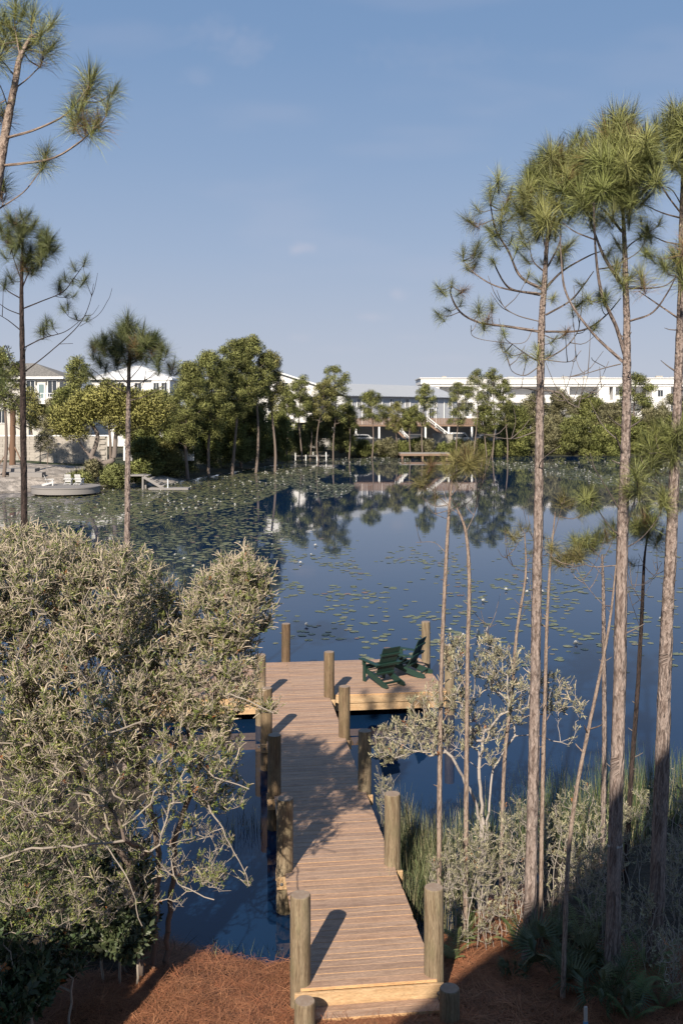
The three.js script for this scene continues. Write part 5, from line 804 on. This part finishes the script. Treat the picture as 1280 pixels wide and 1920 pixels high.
// ---------------------------------------------------------------- reeds, ferns, palmettos
{
  const R = mulberry(92), blade = (h, w, bend) => { const p = [], n = [], idx = []; for (let i = 0; i <= 4; i++) { const u = i / 4, ww = w * (1 - u * .85); p.push(-ww, h * u, bend * u * u, ww, h * u, bend * u * u); n.push(-.3, .5, .8, .3, .5, .8); if (i < 4) { const a = i * 2; idx.push(a, a + 1, a + 2, a + 1, a + 3, a + 2); } } const g = new THREE.BufferGeometry(); g.setAttribute('position', new THREE.Float32BufferAttribute(p, 3)); g.setAttribute('normal', new THREE.Float32BufferAttribute(n, 3)); g.setIndex(idx); return g; };
  const V3 = [blade(1, .0055, .12), blade(1, .005, .3), blade(1, .006, -.05)], L = V3.map(() => [[], []]), m = std(rgb(1, 1, 1), .7);
  const holder = new THREE.Group(); holder.name = 'reeds'; tag(holder, 'thin green reeds standing in the shallow water along the right bank', 'reeds'); holder.userData.kind = 'stuff'; scene.add(holder);
  const patch = (px, py, d, rx, rz, n, h, tone) => { const c = at(px, py, d); for (let k = 0; k < n; k++) { const a = R() * 6.28, r = Math.sqrt(R()), x = c.x + Math.cos(a) * r * rx, z = c.z + Math.sin(a) * r * rz; if (fbm(x * 3, z * 3, 2) < .36) continue; const i = Math.floor(R() * 3); dummy.position.set(x, Math.max(-.1, heightAt(x, z) - .05), z); dummy.rotation.set((R() - .5) * .4, R() * 6.28, (R() - .5) * .4); dummy.scale.set(1, h * (.55 + R() * .6), 1); dummy.updateMatrix(); L[i][0].push(dummy.matrix.clone()); const b = .65 + R() * .7, q = R() < .25 ? [.34, .30, .17] : tone; L[i][1].push(rgb(q[0] * b, q[1] * b, q[2] * b)); } };
  const gA = [.17, .20, .09], gB = [.10, .15, .05];
  patch(800, 1700, 15.6, .75, 1.3, 1500, .85, gA); patch(780, 1640, 17, .5, 1.2, 700, .75, gA); patch(850, 1640, 16.8, 1, 1.2, 900, .8, gA); patch(745, 1560, 18.3, .35, .9, 260, .7, gA);
  patch(1050, 1580, 17.6, 1.6, .9, 1100, 1.15, gB); patch(1150, 1560, 18.6, 1.8, .9, 1100, 1.2, gB); patch(1260, 1540, 19.4, 1.6, 1, 900, 1.1, gB); patch(960, 1560, 17.6, 1, .9, 500, .9, gB); patch(455, 1560, 18.2, .35, .5, 130, .5, [.06, .08, .03]); patch(455, 1770, 14.1, .5, .25, 60, .25, gA); patch(330, 1790, 13.9, .6, .2, 60, .3, gA);
  L.forEach((l, i) => instances('blades', V3[i], m, l[0], holder, l[1]));
  // ferns
  const frond = (seed) => { const r = mulberry(seed), p = []; const arc = u => V(0, Math.sin(u * 1.5) * .62, u * .5 + u * u * .12); for (let i = 0; i < 20; i++) { const u = .12 + .88 * i / 20, b = arc(u), l = .16 * Math.sin(Math.PI * Math.pow(u, .75)) + .012; for (const s of [-1, 1]) { const e = b.clone().add(V(s * l, l * .1 - .012, l * .35)), w = .011; p.push(b.x, b.y, b.z - w, b.x, b.y + .002, b.z + w * 1.6, e.x, e.y, e.z); } } for (let i = 0; i < 8; i++) { const a = arc(i / 8), b = arc((i + 1) / 8); p.push(a.x - .004, a.y, a.z, a.x + .004, a.y, a.z, b.x, b.y, b.z); } const g = new THREE.BufferGeometry(); g.setAttribute('position', new THREE.Float32BufferAttribute(p, 3)); g.computeVertexNormals(); return g; };
  const FG = [frond(1), frond(2)], FM = [[.13, .18, .05], [.18, .21, .075]].map(c => std(rgb(...c), .7));
  const ferns = [[772, 1650, 15.6, .9, 'fern rising from reeds right beside the dock piling'], [797, 1625, 16, .8, 'fern among reeds a little off the dock'], [865, 1750, 14.1, .8, 'fern at the pine straw edge near the front piling'], [972, 1745, 13.9, .9, 'fern against the foot of the tall pine'], [1030, 1700, 14, 1, 'fern on the shade line right of the tall pine'], [1085, 1690, 13.9, .9, 'fern in front of the silvery bushes'], [1120, 1660, 14.2, .9, 'fern left of the banded pine'], [1190, 1830, 12.5, 1, 'shaded fern below the banded pine'], [1240, 1860, 12.2, 1, 'shaded fern below the leaning pine'], [1215, 1740, 13.2, .9, 'shaded fern behind the banded pine'], [1180, 1880, 11.9, .9, 'shaded fern lowest on the right bank'], [845, 1790, 13.5, .7, 'fern in the shadow of the front piling'], [250, 1770, 13.4, .7, 'fern under the flowering shrub at the water']];
  ferns.forEach(([px, py, d, s, l], i) => { const f = at(px, py, d); f.y = Math.max(0, heightAt(f.x, f.z)) - .02; const t = thing('fern', l, 'fern', f, 0, 'ferns on the near bank'); for (let k = 0; k < 9; k++) { const m2 = part('frond', FG[k % 2], FM[(k + i) % 2], t); m2.rotation.set((R() - .5) * .5, k * 2.4 + R(), 0, 'YXZ'); m2.scale.setScalar(s * .68 * (.75 + R() * .45)); } });
  // saw palmettos: fans of stiff pointed leaflets
  const fan = seed => { const r = mulberry(seed), p = []; for (let k = 0; k < 19; k++) { const a = (k / 18 - .5) * 3.3, L = .52 * (1 - .18 * Math.abs(a)) * (.9 + r() * .15), d = V(Math.sin(a), Math.cos(a), 0), s = V(Math.cos(a), -Math.sin(a), 0), b = .018, z = -.07 * Math.abs(Math.sin(a * 1.0)) * 1.5; const m0 = d.clone().multiplyScalar(L * .45).add(V(0, 0, .05)), t = d.clone().multiplyScalar(L).add(V(0, 0, z - .04 - r() * .08)); for (const e of [-1, 1]) { const q = m0.clone().addScaledVector(s, e * b).add(V(0, 0, -.012)); p.push(0, 0, 0, m0.x, m0.y, m0.z, q.x, q.y, q.z, m0.x, m0.y, m0.z, t.x, t.y, t.z, q.x, q.y, q.z); } } const g = new THREE.BufferGeometry(); g.setAttribute('position', new THREE.Float32BufferAttribute(p, 3)); g.computeVertexNormals(); return g; };
  const FN = [fan(1), fan(2), fan(3)], PM = [[.07, .10, .045], [.09, .12, .055], [.12, .13, .05]].map(c => std(rgb(...c), .5)), SM = std(rgb(.12, .13, .06), .7);
  for (const [px, py, d, s, l] of [[1035, 1790, 13, .7, 'palmetto with stiff upright fans in the pine shade'], [1100, 1830, 12.4, .75, 'palmetto with low spreading fans between sapling and banded pine'], [1075, 1760, 13.1, .6, 'palmetto fans behind the slanting sapling'], [960, 1800, 13.1, .3, 'small palmetto at the shade edge on pine straw'], [1150, 1860, 12, .5, 'small palmetto at the banded pine foot']]) {
    const f = at(px, py, d); f.y = heightAt(f.x, f.z) - .02; const t = thing('palmetto', l, 'palmetto', f, 0, 'palmettos in the shade'); 
    for (let k = 0; k < 9; k++) { const a = k * 2.4 + R() * .5, el = .35 + R() * .75, L = (.45 + R() * .4) * s, e = V(Math.cos(a) * Math.cos(el) * L, Math.sin(el) * L, Math.sin(a) * Math.cos(el) * L), S = new Tubes(); S.limb([V(0, 0, 0), e.clone().multiplyScalar(.5).add(V(0, .05, 0)), e], .009, .006, 5, 6); const lf = part('leaf', S.geo(), SM, t), fn = part('fan', FN[k % 3], PM[k % 3], lf); fn.position.copy(e); fn.quaternion.setFromUnitVectors(V(0, 1, 0), e.clone().normalize()); fn.rotateY(R() * 6); fn.scale.setScalar(s * (.8 + R() * .4)); }
  }
  // survey stake with blue ribbon
  const sp = at(1097, 1925, 11.6); sp.y = heightAt(sp.x, sp.z) - .05; const st = thing('survey_stake', 'small wooden survey stake tied with blue ribbon in the shade', 'stake', sp, .3); part('stake', box(.04, .42, .02, 0, .21, 0), std(rgb(.55, .50, .45), .8), st); part('ribbon', box(.05, .1, .03, 0, .2, 0), std(rgb(.12, .35, .62), .6), st);
}
// ---------------------------------------------------------------- water lilies
{
  const R = mulberry(93), padShape = (seed) => { const r = mulberry(seed), p = [0, 0, 0], n = [0, 1, 0], idx = [], N = 11, a0 = r() * 6.28; for (let k = 0; k <= N; k++) { const a = a0 + .22 + k / N * (6.28 - .44), q = .5 * (.93 + r() * .1); p.push(Math.cos(a) * q, .004 * r(), Math.sin(a) * q); n.push(0, 1, 0); if (k < N) idx.push(0, k + 2, k + 1); } const g = new THREE.BufferGeometry(); g.setAttribute('position', new THREE.Float32BufferAttribute(p, 3)); g.setAttribute('normal', new THREE.Float32BufferAttribute(n, 3)); g.setIndex(idx); return g; };
  const PADS = [padShape(1), padShape(2), padShape(3)], tones = [[.20, .215, .095], [.25, .25, .12], [.17, .185, .08], [.28, .235, .125], [.24, .145, .095]], PADM = tones.map(c => std(rgb(...c), .38)), padAll = std(rgb(1, 1, 1), .38);
  const inside = (poly, x, y) => { let c = false; for (let i = 0, j = poly.length - 1; i < poly.length; j = i++) { const [ax, ay] = poly[j], [bx, by] = poly[i]; if ((ay > y) !== (by > y) && x < ax + (y - ay) / (by - ay) * (bx - ax)) c = !c; } return c; };
  const Z1 = [[-80, 940], [60, 930], [250, 908], [420, 883], [560, 862], [600, 866], [556, 892], [540, 915], [470, 946], [400, 958], [250, 985], [-80, 985]], Z1b = [[250, 985], [400, 958], [470, 946], [545, 985], [548, 1035], [510, 1085], [330, 1090], [250, 1040], [-80, 1040], [-80, 985]], Z3 = [[900, 866], [1330, 866], [1330, 930], [1100, 905], [950, 880]];
  const cover = (px, py, x, z) => {                                  // how thickly the pads lie, mapped from the photograph onto the water
    const n = fbm(x * .35 + 3, z * .12, 3), n2 = fbm(x * .9 + 8, z * .35 + 2, 3);
    if (inside(Z1, px, py)) return .85 * sstep(.25, .5, n + .1); if (inside(Z1b, px, py)) return .42 * sstep(.30, .52, n);
    if (Math.hypot((px - 606) / 60, (py - 905) / 30) < 1) return .7 * sstep(.3, .45, n);
    if (inside(Z3, px, py)) return .5 * sstep(.3, .5, n); if (py < 872 && px > 600 && px < 770) return .3;
    if (py > 1005 && py < 1265 && px > 505) return .3 * sstep(.36, .66, n2) * sstep(1000, 1060, py) * sstep(1270, 1200, py) + .006;
    return py > 1200 && py < 1420 ? .003 : 0;
  };
  const pads = [], flowers = [], AREA = Math.PI * .25 * .075;
  for (let d = 27; d < 164; d += .5) {
    const w = .37 * d, n = Math.ceil(2 * w * .5 * .9 / AREA);
    for (let k = 0; k < n; k++) {
      const x = -w + R() * 2 * w, z = -(d + R() * .5), px = 640 + x / -z * FOC, py = HOR + EYE / -z * FOC; if (R() > cover(px, py, x, z) || shore(x, z) > -.4) continue;
      const loc = V(x, 0, z).sub(DOCK_O).applyAxisAngle(V(0, 1, 0), -DOCK_TURN); if (Math.abs(loc.x) < 4.1 && loc.z > -16.2 && R() < .6) continue;
      const s = .17 + R() * .17; pads.push([x, z, s, Math.floor(R() * R() * 5.2)]);
      const dense = inside(Z1, px, py) || Math.hypot((px - 606) / 60, (py - 905) / 30) < 1, edge = inside(Z3, px, py) || (py < 872 && px > 590);
      if (R() < (dense ? .014 : edge ? .035 : py < 1000 ? .004 : .012)) flowers.push([x + (R() - .5) * .2, z + .1, .75 + R() * .5]);
    }
  }
  pads.sort((a, b) => b[1] - a[1]); flowers.sort((a, b) => b[1] - a[1]);
  const rest = PADS.map(() => [[], []]);
  pads.forEach(([x, z, s, t], i) => {
    const y = .005 + (i % 7) * .0012;
    if (i < 300) { const m = single('lily_pad', PADS[i % 3], PADM[Math.min(4, t)], 'floating lily pad on the open water beyond the dock', 'lily pad', 'lily pads on the open water'); m.position.set(x, y, z); m.rotation.set((R() - .5) * .03, R() * 6.28, (R() - .5) * .03); m.scale.setScalar(s); return; }
    dummy.position.set(x, y, z); dummy.rotation.set((R() - .5) * .04, R() * 6.28, (R() - .5) * .04); dummy.scale.set(s, s, s); dummy.updateMatrix(); const g = rest[i % 3], c = tones[Math.min(4, t)], b = .8 + R() * .4; g[0].push(dummy.matrix.clone()); g[1].push(rgb(c[0] * b, c[1] * b, c[2] * b));
  });
  const holder = new THREE.Group(); holder.name = 'far_lily_pads'; tag(holder, 'mat of lily pads covering the far water', 'lily pads'); holder.userData.kind = 'stuff'; scene.add(holder); rest.forEach((g, i) => instances('pads', PADS[i], padAll, g[0], holder, g[1]));
  const fp = []; for (let k = 0; k < 16; k++) { const a = k * 2.4, el = k < 8 ? .55 : 1.05, L = .085, d = V(Math.cos(a) * Math.cos(el), Math.sin(el), Math.sin(a) * Math.cos(el)), s = V(-Math.sin(a), 0, Math.cos(a)), m = d.clone().multiplyScalar(L * .55), t = d.clone().multiplyScalar(L).add(V(0, .012, 0)); const A = m.clone().addScaledVector(s, .022), B = m.clone().addScaledVector(s, -.022); fp.push(0, 0, 0, A.x, A.y, A.z, B.x, B.y, B.z, A.x, A.y, A.z, t.x, t.y, t.z, B.x, B.y, B.z); }
  const fg = new THREE.BufferGeometry(); fg.setAttribute('position', new THREE.Float32BufferAttribute(fp, 3)); fg.computeVertexNormals(); const fm = std(rgb(.80, .79, .74), .6), list = [];
  flowers.forEach(([x, z, s], i) => { if (i < 300) { const m = single('water_lily', fg, fm, 'white water lily blossom open just above the lake', 'water lily', 'white water lilies on the lake'); m.position.set(x, .03, z); m.rotation.y = R() * 6; m.scale.setScalar(s * (z < -60 ? 1.4 : 1.2)); } else { dummy.position.set(x, .03, z); dummy.rotation.set(0, R() * 6, 0); dummy.scale.setScalar(s * 1.6); dummy.updateMatrix(); list.push(dummy.matrix.clone()); } });
  if (list.length) { const m = instances('far_water_lilies', fg, fm, list); tag(m, 'far scatter of white water lily blossoms', 'water lilies'); }
}
scene.traverse(o => { if (o.isMesh) { o.castShadow = true; o.receiveShadow = true; } });
renderer.render(scene, camera);
